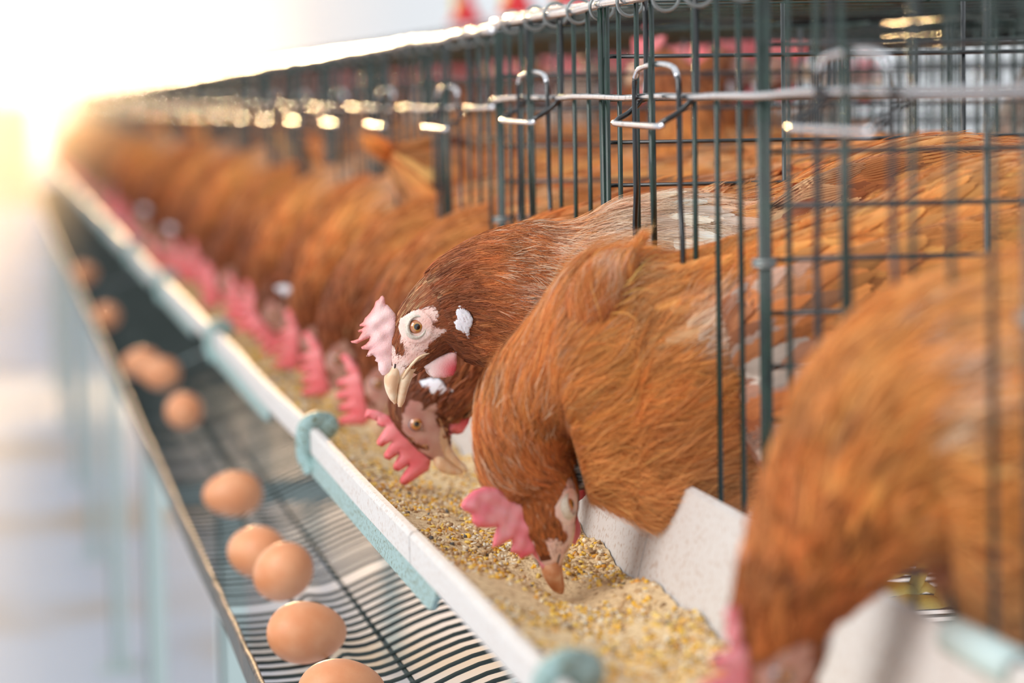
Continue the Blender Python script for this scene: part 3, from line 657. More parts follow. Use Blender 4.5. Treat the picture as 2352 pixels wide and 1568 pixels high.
def build_hen(name, O, neck_nodes, e, F, B, lod=2, comb=None, comb_red=1.0, comb_bend=0.0, tone=0.0, spots=(), flecks=0.0, fleck_box=None, seed=1, feet=True, wattle_s=1.0, head_nodes=None, ruffle=None, mouth=False, feet_at=None, bodylen=None, gape=0.0, tonehead=0.0, combB=None, headw=1.0, headh=1.0, fluff=0.0):
    """e eye-level centre of the head (in the bird's mid plane), F forward, B crownward; neck_nodes run from nape to tail"""
    O = np.array(O, float); e = np.array(e, float); F = np.array(F, float)/np.linalg.norm(F); B = np.array(B, float); B -= F*(B@F); B /= np.linalg.norm(B); Lt = np.cross(B, F)
    hn = []
    for px, py, u, d_, w_ in [(909, 880, 4, 4, 3), (911, 872, 16, 16, 9), (917, 857, 28, 29, 16), (931, 826, 44, 46, 33), (954, 785, 62, 68, 45), (984, 744, 78, 90, 54)]:
        a, b = hp(px, py); hn.append((e+F*a+B*b, u/HS*headh, d_/HS*headh, w_/HS*headw, B))
    nodes = (head_nodes if head_nodes else hn)+list(neck_nodes)
    S = Surf(nodes)
    root = empty('hen', tuple(O))
    # one continuous body
    nr, na = {3: (420, 128), 2: (200, 64), 1: (90, 32)}[lod]
    qs = np.concatenate([np.linspace(0, 0.09, nr//2), np.linspace(0.09, S.len, nr//2+1)[1:]]); phs = np.linspace(-math.pi, math.pi, na+1)[:-1]
    Q, PH = np.meshgrid(qs, phs, indexing='ij'); P, n_, T, lt, R = S.at(Q.ravel(), PH.ravel())
    hd = P-e; ha, hb, hl = hd@F, hd@B, hd@Lt
    skin = in_poly(ha, hb, SKIN) & (np.abs(hl) > 0.0035) & (Q.ravel() < 0.09)
    front = ha > hp(900, 840)[0]
    bk = in_poly(ha, hb, BEAKISH) & (Q.ravel() < 0.09)
    rr = np.random.RandomState(seed)
    if lod == 3: P = P+n_*(0.00012*fnoise(P, 1100, 1)*skin)[:, None]; P = P+n_*(0.0008*(skin & (np.hypot(ha, hb) < 0.0105)))[:, None]
    base = np.array(lin(122, 66, 38))*0.8; cc = np.tile(base, (len(P), 1))
    deepb = np.clip((Q.ravel()-0.08)/0.08, 0, 1)[:, None]; cc = cc*(1-deepb)+CH['rust']*0.85*deepb
    pink = np.array(lin(244, 216, 205) if lod == 3 else lin(206, 164, 150)); pk2 = np.array(lin(238, 192, 180) if lod == 3 else lin(186, 130, 118))
    mixp = np.clip(0.5+0.5*fnoise(P, 300, 2), 0, 1)[:, None]; cc[skin | front] = (pink*mixp+pk2*(1-mixp))[skin | front]
    cc[bk] = lin(226, 190, 156)
    V = P-O; idx = np.arange(len(qs)*na).reshape(len(qs), na); i2 = np.roll(idx, -1, 1)
    Fq = np.stack([idx[:-1], i2[:-1], i2[1:], idx[1:]], -1).reshape(-1, 4)
    caps0 = len(V); V = np.vstack([V, S.C[:1]-O, S.C[-1:]-O]); cc = np.vstack([cc, cc[:1], cc[-1:]])
    F0 = np.array([(int(i2[0, j]), int(idx[0, j]), caps0, caps0) for j in range(na)]); F1 = np.array([(int(idx[-1, j]), int(i2[-1, j]), caps0+1, caps0+1) for j in range(na)])
    Fl = [tuple(f) for f in Fq.tolist()]+[tuple(f[:3]) for f in F0.tolist()]+[tuple(f[:3]) for f in F1.tolist()]
    mesh_obj('body', V, Fl, 'hen_skin', root, cols=cc)
    # plumage
    cf = hen_color(tone, spots, 0.07, flecks, fleck_box)
    skin_thr = SKIN; lob = LOBE
    def msk(P, q, ph, r):
        d = P-e; a, b, l = d@F, d@B, d@Lt; h = q < 0.095
        bad = h & ((in_poly(a, b, SKIN) & (np.abs(l) > 0.003) & (dist_poly(np.c_[a, b], SKIN) > 0.0016*r.uniform(-0.2, 1, len(a))**2)) | in_poly(a, b, LOBE) | (a > hp(900, 838)[0]) | (np.hypot(a, b) < 0.0095))
        return ~bad
    sets = []
    def add(*a_, **k_): sets.append(plumage(S, *a_, **k_))
    q4 = {3: (14000, 21000, 7500), 2: (1500, 3200, 2100), 1: (350, 900, 900)}[lod]; nsb = {3: 9, 2: 5, 1: 4}[lod]; hwm = {3: 0.72, 2: 1.9, 1: 3.4}[lod]; sg = {3: 4, 2: 3, 1: 3}[lod]
    Lh = lambda q, ph: 0.0035+np.clip((q-0.02)/0.07, 0, 1)*0.0065
    Wh = lambda q, ph: 0.0006+np.clip((q-0.02)/0.07, 0, 1)*0.0011
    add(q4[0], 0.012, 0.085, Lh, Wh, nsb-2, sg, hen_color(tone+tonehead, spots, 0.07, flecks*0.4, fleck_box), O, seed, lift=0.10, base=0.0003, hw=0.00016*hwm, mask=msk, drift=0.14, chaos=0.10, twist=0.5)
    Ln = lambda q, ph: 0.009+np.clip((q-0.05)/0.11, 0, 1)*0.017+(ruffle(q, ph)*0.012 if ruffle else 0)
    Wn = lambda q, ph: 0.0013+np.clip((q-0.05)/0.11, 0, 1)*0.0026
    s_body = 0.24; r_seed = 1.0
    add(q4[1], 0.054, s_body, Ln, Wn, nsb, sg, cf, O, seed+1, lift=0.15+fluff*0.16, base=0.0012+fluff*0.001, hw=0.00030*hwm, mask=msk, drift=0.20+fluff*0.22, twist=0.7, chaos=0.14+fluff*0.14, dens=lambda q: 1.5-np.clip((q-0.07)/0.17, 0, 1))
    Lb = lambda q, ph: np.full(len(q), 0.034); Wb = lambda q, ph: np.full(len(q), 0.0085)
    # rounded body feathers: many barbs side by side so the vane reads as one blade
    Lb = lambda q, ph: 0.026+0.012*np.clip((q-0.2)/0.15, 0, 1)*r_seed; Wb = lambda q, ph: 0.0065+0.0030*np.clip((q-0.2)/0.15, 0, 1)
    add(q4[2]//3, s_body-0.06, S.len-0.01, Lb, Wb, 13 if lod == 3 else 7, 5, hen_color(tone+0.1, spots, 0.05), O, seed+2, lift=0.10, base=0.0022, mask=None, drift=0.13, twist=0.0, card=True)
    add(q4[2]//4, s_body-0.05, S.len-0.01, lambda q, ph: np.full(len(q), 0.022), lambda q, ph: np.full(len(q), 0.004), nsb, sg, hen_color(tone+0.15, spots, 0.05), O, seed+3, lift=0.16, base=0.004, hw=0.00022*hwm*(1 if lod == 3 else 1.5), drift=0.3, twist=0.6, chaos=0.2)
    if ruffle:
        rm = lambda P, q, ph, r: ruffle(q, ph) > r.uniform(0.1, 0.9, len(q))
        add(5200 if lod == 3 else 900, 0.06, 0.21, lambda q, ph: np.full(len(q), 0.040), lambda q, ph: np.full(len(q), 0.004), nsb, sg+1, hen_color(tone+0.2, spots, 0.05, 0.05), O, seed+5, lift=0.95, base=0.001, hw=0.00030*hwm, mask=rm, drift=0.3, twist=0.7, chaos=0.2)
    Vs = np.vstack([s_[0] for s_ in sets]); off = np.cumsum([0]+[len(s_[0]) for s_ in sets[:-1]]); Fs = np.vstack([s_[1]+o_ for s_, o_ in zip(sets, off)]); Cs = np.vstack([s_[2] for s_ in sets])
    pl = mesh_obj('plumage', Vs, Fs, 'feather', root, cols=Cs)
    if lod == 3:                                    # short dark bristles on the bare face
        def fm(P, q, ph, r):
            d = P-e; a, b, l = d@F, d@B, d@Lt; dist = dist_poly(np.c_[a, b], SKIN); return in_poly(a, b, SKIN) & (np.hypot(a, b) > 0.0085) & (np.abs(l) > 0.004) & (r.uniform(0, 1, len(a)) < np.clip(1.1-dist/0.0030, 0.14, 1))
        bc = lambda P, q, ph, r: (np.tile(np.array(lin(136, 74, 44)), (len(q), 1))*r.uniform(0.7, 1.3, (len(q), 1)), np.zeros(len(q)))
        b1 = plumage(S, 14000, 0.01, 0.08, lambda q, ph: np.full(len(q), 0.0028), lambda q, ph: np.full(len(q), 0.0002), 1, 3, bc, O, seed+9, lift=0.10, base=0.0001, hw=0.00009, mask=fm, drift=0.3, chaos=0.2)
        mesh_obj('face_bristles', b1[0], b1[1], 'feather', root, cols=b1[2])
    # beak
    def swept(name, pts, hs, ws, material, mirror=False):
        nd = []
        for (x, y), h, w_ in zip(pts, hs, ws):
            a, b = hpz(x, y); nd.append((e+F*a+B*b, h/5.06/HS, h/5.06/HS, w_, B))
        s2 = Surf(nd, 60); nq = 30 if lod > 1 else 10; na2 = 24 if lod > 1 else 10
        Q, PH = np.meshgrid(np.linspace(0, s2.len, nq), np.linspace(-math.pi, math.pi, na2+1)[:-1], indexing='ij'); P2 = s2.at(Q.ravel(), PH.ravel())[0]
        ix = np.arange(nq*na2).reshape(nq, na2); j2 = np.roll(ix, -1, 1); F2 = np.stack([ix[:-1], j2[:-1], j2[1:], ix[1:]], -1).reshape(-1, 4)
        Fl = [tuple(f) for f in F2.tolist()]+[tuple(ix[0][::-1].tolist()), tuple(ix[-1].tolist())]
        return mesh_obj(name, P2-O, Fl, material, root)
    bm_ = 'beak' if tonehead == 0 else 'beak_brown'
    g_ = gape
    swept('upper_beak', [(650, 960), (606, 1050), (586, 1110), (578, 1190), (585, 1275), (602, 1350), (622, 1398)], [60, 88, 94, 82, 62, 38, 12], [0.0046, 0.0056, 0.0054, 0.0048, 0.0038, 0.0026, 0.0010], bm_)
    swept('lower_beak', [(840, 950), (775, 1040), (735, 1130), (710, 1220), (692, 1310), (678, 1390), (670, 1440)], [72, 74, 70, 62, 54, 42, 16], [0.0062, 0.0057, 0.0050, 0.0043, 0.0036, 0.0028, 0.0014], bm_)
    for side in (1, -1):
        # eye, eyelid ring
        ce, nve = S.find(e, F, B, 0, 0, side); c0 = ce+Lt*side*0.0016-Lt*side*0.0050+F*0.0+B*(-0.0004)
        nE = 24; V = []; FF = []; 
        ax = nve*0.25+Lt*side*0.75; ax /= np.linalg.norm(ax); u = F-ax*(F@ax); u /= np.linalg.norm(u); v = np.cross(ax, u)
        th = np.r_[0, np.linspace(0.10, 1.45, 20)]; V.append(ax*0.0062); C_ = [np.zeros(3)]
        for t in th[1:]:
            rad = 0.0060*math.sin(t); 
            if rad < 0.0020: c_ = np.array([0.004, 0.004, 0.005])
            elif rad < 0.0027: c_ = np.array(lin(196, 140, 60))
            elif rad < 0.0046: c_ = np.array(lin(186, 112, 66))
            elif rad < 0.0050: c_ = np.array(lin(120, 78, 60))
            else: c_ = np.array(lin(120, 118, 124))
            for j in range(nE):
                an = 2*math.pi*j/nE; V.append(ax*0.0060*math.cos(t)+(u*math.cos(an)+v*math.sin(an))*rad); C_.append(c_)
        for j in range(nE): FF.append((0, 1+j, 1+(j+1) % nE))
        for i in range(len(th)-2):
            for j in range(nE): FF.append((1+i*nE+j, 1+(i+1)*nE+j, 1+(i+1)*nE+(j+1) % nE, 1+i*nE+(j+1) % nE))
        eo = mesh_obj('eye', np.array(V)+c0-O, FF, 'eye', root, cols=np.array(C_))
        if lod > 1:
            an = np.linspace(0, 2*math.pi, 40)[:-1]; V = []; FF = []; prof_ = [(0.0050, 0.0030), (0.0054, 0.0044), (0.0060, 0.0050), (0.0067, 0.0049), (0.0073, 0.0043), (0.0079, 0.0030), (0.0084, 0.0010), (0.0086, -0.0010)]
            for k_, (rd, hh) in enumerate(prof_):
                for a_ in an:
                    el = 1+0.10*math.cos(2*(a_-0.35))+(0.10*max(0, math.cos(a_-2.9))**6)
                    rd = rd*(1 if lod == 3 else 0.86); V.append(c0-O+ax*hh+(u*math.cos(a_)*1.04+v*math.sin(a_)*0.98)*rd*(el if k_ < 2 else 1+0.05*math.cos(2*a_)))
            m2 = len(an)
            for k_ in range(len(prof_)-1):
                for j in range(m2): FF.append((k_*m2+j, (k_+1)*m2+j, (k_+1)*m2+(j+1) % m2, k_*m2+(j+1) % m2))
            mesh_obj('eyelid', np.array(V), FF, 'eyelid' if lod == 3 else 'eyelid_dull', root)
        if lod > 2:                                # fleshy corner of the mouth
            pts = []
            for x, y in ((700, 1110), (730, 1040), (780, 965), (830, 905), (880, 860), (940, 825), (1005, 800)):
                p_, n3 = S.find(e, F, B, *hpz(x, y), side); pts.append(p_+n3*0.0003)
            MB(O).tube(smoothpts(pts, 3), np.interp(np.linspace(0, 1, 19), [0, .5, 1], [0.0010, 0.0010, 0.0004]), 8).build('mouth_corner', 'beak', root)
        # earlobe, wrinkled and white, lying on the side of the head
        V, Fc, d_ = plate2d(LOBE, 0.0012, 0.004, 0.0009 if lod == 3 else 0.004); Pl = []
        for a, b, o_ in V[:, :3]:
            p_, n2 = S.find(e, F, B, a, b, side, True); wr = 0
            if lod == 3: wr = 0.0006*abs(math.sin(a*1300+2.2*math.sin(b*700)))+0.00035*abs(math.sin(b*1100+1.8*math.sin(a*800)))
            Pl.append(p_+n2*(0.0012+o_+(wr if o_ > 0 else 0)))
        mesh_obj('earlobe', np.array(Pl)-O, Fc, 'earlobe', root)
        # wattle
        pinkw = np.array(lin(238, 158, 160)); redw = np.array(lin(222, 62, 74)); pale = np.array(lin(246, 216, 210))
        def wc(a, b, d):
            a0, b0 = hpz(1300, 1030); t = np.clip(1.2-np.hypot(a-a0, b-b0)/0.0125, 0, 1)[:, None]*(0.95 if comb_red < 0.5 else 1)
            base_ = pale if comb_red < 0.5 else pinkw*0.6+redw*0.4; rc = np.array(lin(216, 70, 84)) if comb_red < 0.5 else redw
            return base_*(1-t)+rc*t
        ww, nw = S.find(e, F, B, *hpz(1000, 960), side); l0 = (ww-e)@Lt
        plate_on_head('wattle', WATTLE, 0.0022, 0.006, 0.0016 if lod == 3 else 0.006, e, F, B, Lt, O, 'comb_pale', root, wc,
                      bend=lambda a, b: side*(0.0015+0.14*np.clip(np.hypot(a-WATTLE[0][0], b-WATTLE[0][1])-0.004, 0, 1)), lateral=l0*0.92, rough=0.15)
        if lod == 3:
            pn, n3 = S.find(e, F, B, *hpz(600, 1010), side); g = MB(O); pts = []
            for x, y in ((615, 935), (612, 980), (604, 1020), (596, 1060), (585, 1090)):
                p_, n3 = S.find(e, F, B, *hpz(x, y), side); pts.append(p_+n3*0.0002)
            g.tube(pts, 0.0005, 6).build('nostril', 'dark', root)
    # comb
    cp = comb if comb is not None else lobed_comb(seed=seed)
    def cc_(a, b, d):
        t = np.clip(1-d/0.0032, 0, 1)[:, None]*np.clip((b-0.016)/0.012, 0, 1)[:, None]; v_ = (0.5+0.5*fnoise(np.c_[a, b, 0*a], 240, 3))[:, None]
        if comb_red < 0.5: t = np.maximum(t, np.clip((b-0.0265)/0.008, 0, 1)[:, None]); c0_ = np.array(lin(246, 212, 208))*v_+np.array(lin(242, 196, 194))*(1-v_); c1_ = np.array(lin(232, 134, 128))
        elif comb_red < 1: c0_ = np.array(lin(246, 168, 176))*v_+np.array(lin(240, 132, 146))*(1-v_); c1_ = np.array(lin(236, 116, 130))
        else: c0_ = np.array(lin(248, 156, 158))*v_+np.array(lin(242, 126, 132))*(1-v_); c1_ = np.array(lin(234, 96, 102))
        return c0_*(1-t)+c1_*t
    Bc = B if combB is None else combB
    plate_on_head('comb', cp, 0.0042 if comb is not None and comb_red < 0.5 else 0.0026, 0.008 if comb_red < 0.5 else 0.005, {3: 0.0015, 2: 0.004, 1: 0.01}[lod], e, F, Bc, np.cross(Bc, F), O, 'comb_pale', root, cc_,
                  bend=lambda a, b: comb_bend*np.clip(b-0.012, 0, 1)+0.0012*fnoise(np.c_[a, b, 0*a], 90, 1)*np.clip(b*80, 0, 1), rough=0.25)
    # legs
    if feet:
        zf = z(-0.342); fx, fy = (feet_at if feet_at else (O[0], O[1]))
        for s_ in (-1, 1):
            y_ = fy+0.026*s_; g = MB(O); top = z(-0.225)
            g.tube(smoothpts([(fx+0.02, y_, top), (fx+0.012, y_, z(-0.265)), (fx+0.016, y_, z(-0.30)), (fx+0.002, y_, zf+0.006)], 4), np.interp(np.linspace(0, 1, 13), [0, .4, 1], [0.012, 0.0058, 0.0048]), 10)
            for an in (-0.5, 0.0, 0.5, 3.14):
                ln = 0.042 if an < 3 else 0.018; dx, dy = -math.cos(an), math.sin(an)
                g.tube([(fx+0.002, y_, zf+0.006), (fx+0.002+dx*ln*0.5, y_+dy*ln*0.5, zf+0.007), (fx+0.002+dx*ln, y_+dy*ln, zf+0.003)], [0.0044, 0.0036, 0.0016], 8)
            g.build('leg', 'leg_scale', root)
    return root, S

def dorsal(t): return (-math.sin(t), 0, math.cos(t))
# --- side-facing hen ------------------------------------------------
def wp_(px, py, Y): p = unY(px, py, Y); p[2] += CZ; return p
e1 = wp_(949, 748, 1.815); F1_ = np.array([-0.35, -0.02, -0.937]); B1_ = np.array([-0.937, 0.0, 0.35])
UPZ = (0, 0, 1)
def nd(px, py, Y, u, d, w_, D, sc_=HS): return (wp_(px, py, Y), u/sc_, d/sc_, w_/sc_, D)
neck1 = [nd(1040, 712, 1.814, 112, 128, 66, (-0.75, 0, 0.66)), nd(1125, 690, 1.812, 146, 150, 82, (-0.35, 0, 0.94)), nd(1225, 682, 1.808, 164, 168, 106, (-0.10, 0, 1)), nd(1330, 672, 1.804, 152, 190, 128, UPZ),
         nd(1440, 665, 1.80, 190, 240, 150, UPZ), nd(1540, 665, 1.80, 206, 290, 175, UPZ), nd(1700, 665, 1.80, 198, 330, 215, UPZ), nd(1850, 640, 1.80, 205, 330, 235, UPZ), nd(1980, 600, 1.80, 222, 310, 240, UPZ), nd(2110, 565, 1.80, 236, 290, 240, UPZ),
         nd(2300, 540, 1.80, 215, 240, 215, UPZ), nd(2480, 480, 1.80, 150, 150, 150, UPZ), nd(2640, 400, 1.80, 60, 60, 80, UPZ), nd(2700, 370, 1.80, 5, 5, 5, UPZ)]
w1 = wp_(1545, 528, 1.768)
def fb1(P, q, ph):
    return ((q > 0.085) & (q < 0.25))*np.clip(np.cos(ph-0.5)*2.2-0.5, 0, 1)*np.clip((q-0.07)/0.06, 0.1, 1)
h1, S1 = build_hen('hen', (0.58, 1.80, z(-0.345)), neck1, e1, F1_, B1_, lod=3, comb=COMB1, comb_red=0.0, comb_bend=-0.1, tone=-0.02, seed=21,
    spots=[(w1, 0.030, 1.0), (wp_(1385, 542, 1.765), 0.013, 0.8), (wp_(1290, 560, 1.765), 0.008, 0.6), (wp_(1440, 470, 1.79), 0.009, 0.6), (wp_(1200, 680, 1.76), 0.007, 0.7)], flecks=0.85, fleck_box=fb1, feet_at=(0.60, 1.80))
tag(h1, 'brown hen in sharp focus, head raised in profile with pale comb and white earlobe', 'hen', 'brown hens with heads over the feed trough')

# --- feeding hen in the middle, crown turned to the camera ----------
HS2 = 3890.0
tip2 = unX(1287, 1362, 0.322); Y2 = tip2[1]
def nd2(px, py, Y, u, d, w_, D): return (wp_(px, py, Y), u/HS2, d/HS2, w_/HS2, D)
F2_ = np.array([0.20, -0.03, -1.0]); F2_ /= np.linalg.norm(F2_); B2_ = np.array([-0.42, -0.90, -0.05]); B2_ -= F2_*(B2_@F2_); B2_ /= np.linalg.norm(B2_)
bt = hpz(640, 1420); e2 = np.array([tip2[0], tip2[1], tip2[2]+CZ])-F2_*bt[0]-B2_*bt[1]
BC2 = np.array([-0.86, -0.50, -0.05]); BC2 -= F2_*(BC2@F2_); BC2 /= np.linalg.norm(BC2)
def raw_(n, v=1.0): return (*n, v)
neck2 = [nd2(1205, 1040, Y2+0.004, 94, 108, 88, (-0.80, -0.58, 0.05)), raw_(nd2(1215, 962, Y2+0.005, 100, 172, 106, (-0.80, -0.42, 0.45)), 0.4), raw_(nd2(1262, 900, Y2+0.004, 135, 235, 138, (-0.35, -0.15, 0.92))), raw_(nd2(1340, 850, Y2, 224, 290, 168, (-0.12, -0.05, 0.99))), raw_(nd2(1440, 835, Y2, 244, 325, 190, UPZ)),
         raw_(nd2(1550, 822, Y2-0.005, 228, 372, 205, UPZ)), nd2(1700, 805, Y2-0.01, 240, 330, 220, UPZ), nd2(1890, 762, Y2-0.01, 246, 330, 235, UPZ), nd2(2070, 720, Y2-0.01, 256, 320, 240, UPZ), nd2(2250, 660, Y2-0.01, 276, 300, 235, UPZ), nd2(2420, 620, Y2-0.01, 262, 270, 210, UPZ), nd2(2600, 540, Y2-0.01, 190, 180, 150, UPZ), nd2(2740, 450, Y2-0.01, 60, 60, 60, UPZ), nd2(2790, 410, Y2-0.01, 5, 5, 5, UPZ)]
def ruf2(q, ph): return np.clip(1-np.abs(q-0.150)/0.030, 0, 1)*np.clip(np.cos(ph-0.15)*3-1.6, 0, 1)
def m2p(x, y): return hp(x, y)
def c2(px, py):
    """photo point on the feeding hen's comb -> head coordinates in its own comb plane"""
    r_ = ray(px, py); o_ = np.array([0, 0, CZ]); nL = np.cross(BC2, F2_); t = ((e2-o_)@nL)/(r_@nL); p = o_+r_*t; return float((p-e2)@F2_), float((p-e2)@BC2)
COMB2 = [c2(*p) for p in [(1262, 1180), (1215, 1146), (1178, 1140), (1160, 1132), (1140, 1120), (1112, 1117), (1085, 1126), (1064, 1146), (1057, 1160), (1064, 1172), (1082, 1180), (1084, 1198), (1094, 1210), (1118, 1212), (1140, 1209), (1134, 1235), (1131, 1258), (1150, 1252), (1176, 1238), (1178, 1250), (1172, 1266), (1190, 1274), (1196, 1284), (1222, 1272), (1236, 1288), (1246, 1308), (1266, 1300), (1272, 1270)]]
h2, S2 = build_hen('hen', (0.56, Y2, z(-0.345)), neck2, e2, F2_, B2_, lod=3, comb=COMB2, comb_red=0.7, comb_bend=0.0, tone=0.12, seed=33, ruffle=ruf2,
    spots=[(wp_(1380, 660, Y2-0.05), 0.008, 0.8), (wp_(1620, 770, Y2-0.05), 0.014, 0.8)], flecks=0.16, fleck_box=lambda P, q, ph: (q < 0.15)*np.clip(np.cos(ph)+0.6, 0, 1), feet_at=(0.58, Y2), tonehead=0.14, combB=BC2, headw=1.45, headh=1.15, fluff=1.0)
tag(h2, 'orange-brown hen in the middle pecking at the feed, crown and pink comb toward the camera', 'hen', 'brown hens with heads over the feed trough')

# wings: a folded wing lying on the near side of each sharp hen
def add_wing(root, O, nodes, cf, lod, seed):
    S = Surf(nodes, 200); Q, PH = np.meshgrid(np.linspace(0, S.len, 60), np.linspace(-math.pi, math.pi, 33)[:-1], indexing='ij'); P = S.at(Q.ravel(), PH.ravel())[0]
    ix = np.arange(60*32).reshape(60, 32); j2 = np.roll(ix, -1, 1); Fl = [tuple(f) for f in np.stack([ix[:-1], j2[:-1], j2[1:], ix[1:]], -1).reshape(-1, 4).tolist()]
    o = mesh_obj('wing', P-np.array(O), Fl, 'hen_skin', root, cols=np.tile(CH['rust']*0.8, (len(P), 1)))
    a = plumage(S, 1900 if lod == 3 else 500, 0.0, S.len, lambda q, ph: 0.026+0.012*np.clip(q/0.12, 0, 1), lambda q, ph: 0.0075+0.003*np.clip(q/0.1, 0, 1), 15 if lod == 3 else 8, 5, cf, np.array(O), seed, lift=0.12, base=0.002, drift=0.12, twist=0.0, card=True)
    w_ = mesh_obj('wing_feathers', a[0], a[1], 'feather', o, cols=a[2]); return o
yw = Y2-0.062
wn2 = [nd2(1650, 900, yw+0.004, 6, 6, 4, UPZ), nd2(1690, 890, yw+0.002, 140, 160, 20, UPZ), nd2(1760, 870, yw-0.008, 200, 200, 44, UPZ), nd2(1900, 820, yw-0.008, 200, 190, 46, UPZ), nd2(2100, 750, yw-0.006, 190, 180, 42, UPZ), nd2(2350, 650, yw, 150, 140, 36, UPZ), nd2(2600, 560, yw+0.02, 60, 60, 20, UPZ), nd2(2700, 520, yw+0.03, 4, 4, 4, UPZ)]
add_wing(h2, (0.56, Y2, z(-0.345)), wn2, hen_color(0.25, [(wp_(1738, 868, yw-0.01), 0.010, 1.0), (wp_(1745, 690, yw), 0.009, 1.0), (wp_(1688, 1050, yw-0.005), 0.011, 0.9), (wp_(1600, 790, yw-0.005), 0.012, 0.8)], 0.02), 3, 71)
yw = 1.80-0.064
wn1 = [nd(1700, 640, yw+0.004, 6, 6, 4, UPZ), nd(1760, 640, yw+0.004, 110, 150, 18, UPZ), nd(1850, 620, yw-0.006, 160, 200, 44, UPZ), nd(2000, 570, yw-0.006, 180, 200, 46, UPZ), nd(2200, 520, yw, 160, 170, 40, UPZ), nd(2450, 460, yw+0.02, 70, 70, 24, UPZ), nd(2560, 430, yw+0.03, 4, 4, 4, UPZ)]
add_wing(h1, (0.58, 1.80, z(-0.345)), wn1, hen_color(-0.25, (), 0.02), 3, 72)

# ruffled tuft standing up on the neck of the middle hen
TS = Surf([nd2(1335, 770, Y2-0.03, 36, 36, 34, UPZ), nd2(1375, 690, Y2-0.032, 62, 56, 46, (-0.8, 0, 0.6)), nd2(1412, 632, Y2-0.03, 52, 44, 38, (-0.8, 0, 0.6)), nd2(1440, 594, Y2-0.028, 24, 22, 20, (-0.8, 0, 0.6)), nd2(1452, 578, Y2-0.026, 4, 4, 4, (-0.8, 0, 0.6))], 80)
ta = plumage(TS, 2600, 0.0, TS.len, lambda q, ph: np.full(len(q), 0.022), lambda q, ph: np.full(len(q), 0.0028), 9, 5, hen_color(0.5, [(wp_(1385, 650, Y2-0.03), 0.007, 0.8)], 0.0, 0.12), np.array((0.56, Y2, z(-0.345))), 91, lift=0.22, base=0.001, hw=0.0002, drift=0.3, twist=0.7, chaos=0.22)
mesh_obj('ruffled_tuft', ta[0], ta[1], 'feather', h2, cols=ta[2])
# --- foreground hen at the right -------------------------------------
Y3 = 1.175; HS3 = 5340.0
def nd3(px, py, Y, u, d, w_, D): return (wp_(px, py, Y), u/HS3, d/HS3, w_/HS3, D)
def ndw(X, Y, zz, u, d, w_, D=UPZ): return (np.array([X, Y, z(zz)]), u, d, w_, D)
F3 = np.array([-0.12, 0.0, -1.0]); B3 = np.array([-0.82, -0.55, 0.1]); e3 = wp_(1745, 1535, Y3)
neck3 = [nd3(1795, 1415, Y3, 112, 118, 95, (-0.9, -0.35, 0.25)), nd3(1860, 1275, Y3, 148, 160, 130, (-0.85, -0.2, 0.45)), nd3(1955, 1125, Y3, 195, 245, 170, (-0.75, 0, 0.65)), raw_(nd3(2085, 995, Y3, 300, 372, 215, (-0.2, 0, 0.98))), raw_(nd3(2240, 940, Y3, 320, 520, 285, UPZ)),
         raw_(nd3(2440, 890, Y3, 330, 560, 310, UPZ)), ndw(0.52, Y3, -0.118, 0.066, 0.125, 0.066), ndw(0.60, Y3, -0.112, 0.072, 0.115, 0.066), ndw(0.68, Y3, -0.10, 0.066, 0.070, 0.058), ndw(0.75, Y3, -0.08, 0.04, 0.04, 0.04), ndw(0.80, Y3, -0.06, 0.004, 0.004, 0.004)]
h3, S3 = build_hen('hen', (0.58, Y3, z(-0.345)), neck3, e3, F3, B3, lod=2, comb=lobed_comb(0.022, 5, 4), comb_red=0.7, tone=0.16, seed=44, spots=[(wp_(2115, 820, Y3-0.06), 0.011, 1.0), (wp_(2190, 900, Y3-0.05), 0.008, 0.6), (wp_(2160, 1010, Y3-0.05), 0.008, 0.7), (wp_(2150, 650, Y3-0.04), 0.008, 0.6)], feet_at=(0.66, Y3), headw=1.15, fluff=0.6)
tag(h3, 'large blurred orange-brown hen in the right foreground, neck bent down to the trough', 'hen', 'brown hens with heads over the feed trough')

# --- hens further down the row ---------------------------------------
def feeding(y, F, B, ex, ez, arch, tone, seed, lod=2, comb=None, spots=(), red=1.0):
    e = np.array([ex, y, z(ez)]); F = np.array(F, float); B = np.array(B, float)
    q = arch
    nk = [ndw(.318, y, -.198+q*0.3, .026, .030, .026, (-0.9, 0, 0.4)), ndw(.342, y, -.168+q*0.8, .034, .040, .034, (-0.75, 0, 0.66)), ndw(.375, y, -.148+q, .045, .060, .042, (-0.6, 0, 0.8)), ndw(.425, y, -.138+q, .054, .080, .050, (-0.35, 0, 0.94)), ndw(.48, y, -.132+q*.6, .062, .095, .058),
          ndw(.56, y, -.13, .074, .10, .064), ndw(.65, y, -.12, .078, .095, .066), ndw(.73, y, -.10, .064, .066, .052), ndw(.785, y, -.082, .036, .03, .03), ndw(.82, y, -.070, .004, .004, .004)]
    return build_hen('hen', (0.58, y, z(-0.345)), nk, e, F, B, lod=lod, comb=comb or lobed_comb(0.020, 5, seed), comb_red=red, comb_bend=0.25*(-1)**seed, tone=tone, seed=seed, spots=spots, feet_at=(0.58, y))[0]
fA = feeding(2.62, (0.12, 0, -1), (-1, -0.25, -0.12), 0.302, -0.238, 0.0, -0.22, 51)
fB = feeding(2.00, (0.60, 0, -0.80), (-0.80, -0.05, -0.60), 0.287, -0.230, 0.006, -0.30, 52)
fC = feeding(2.86, (-0.05, 0, -1), (-0.94, -0.35, 0.05), 0.304, -0.238, 0.012, -0.02, 53, spots=[((0.40, 2.79, z(-0.10)), 0.03, 0.6)])
tag(fA, 'dark rust hen feeding behind the sharp hen, big red comb over the feed', 'hen', 'brown hens with heads over the feed trough')
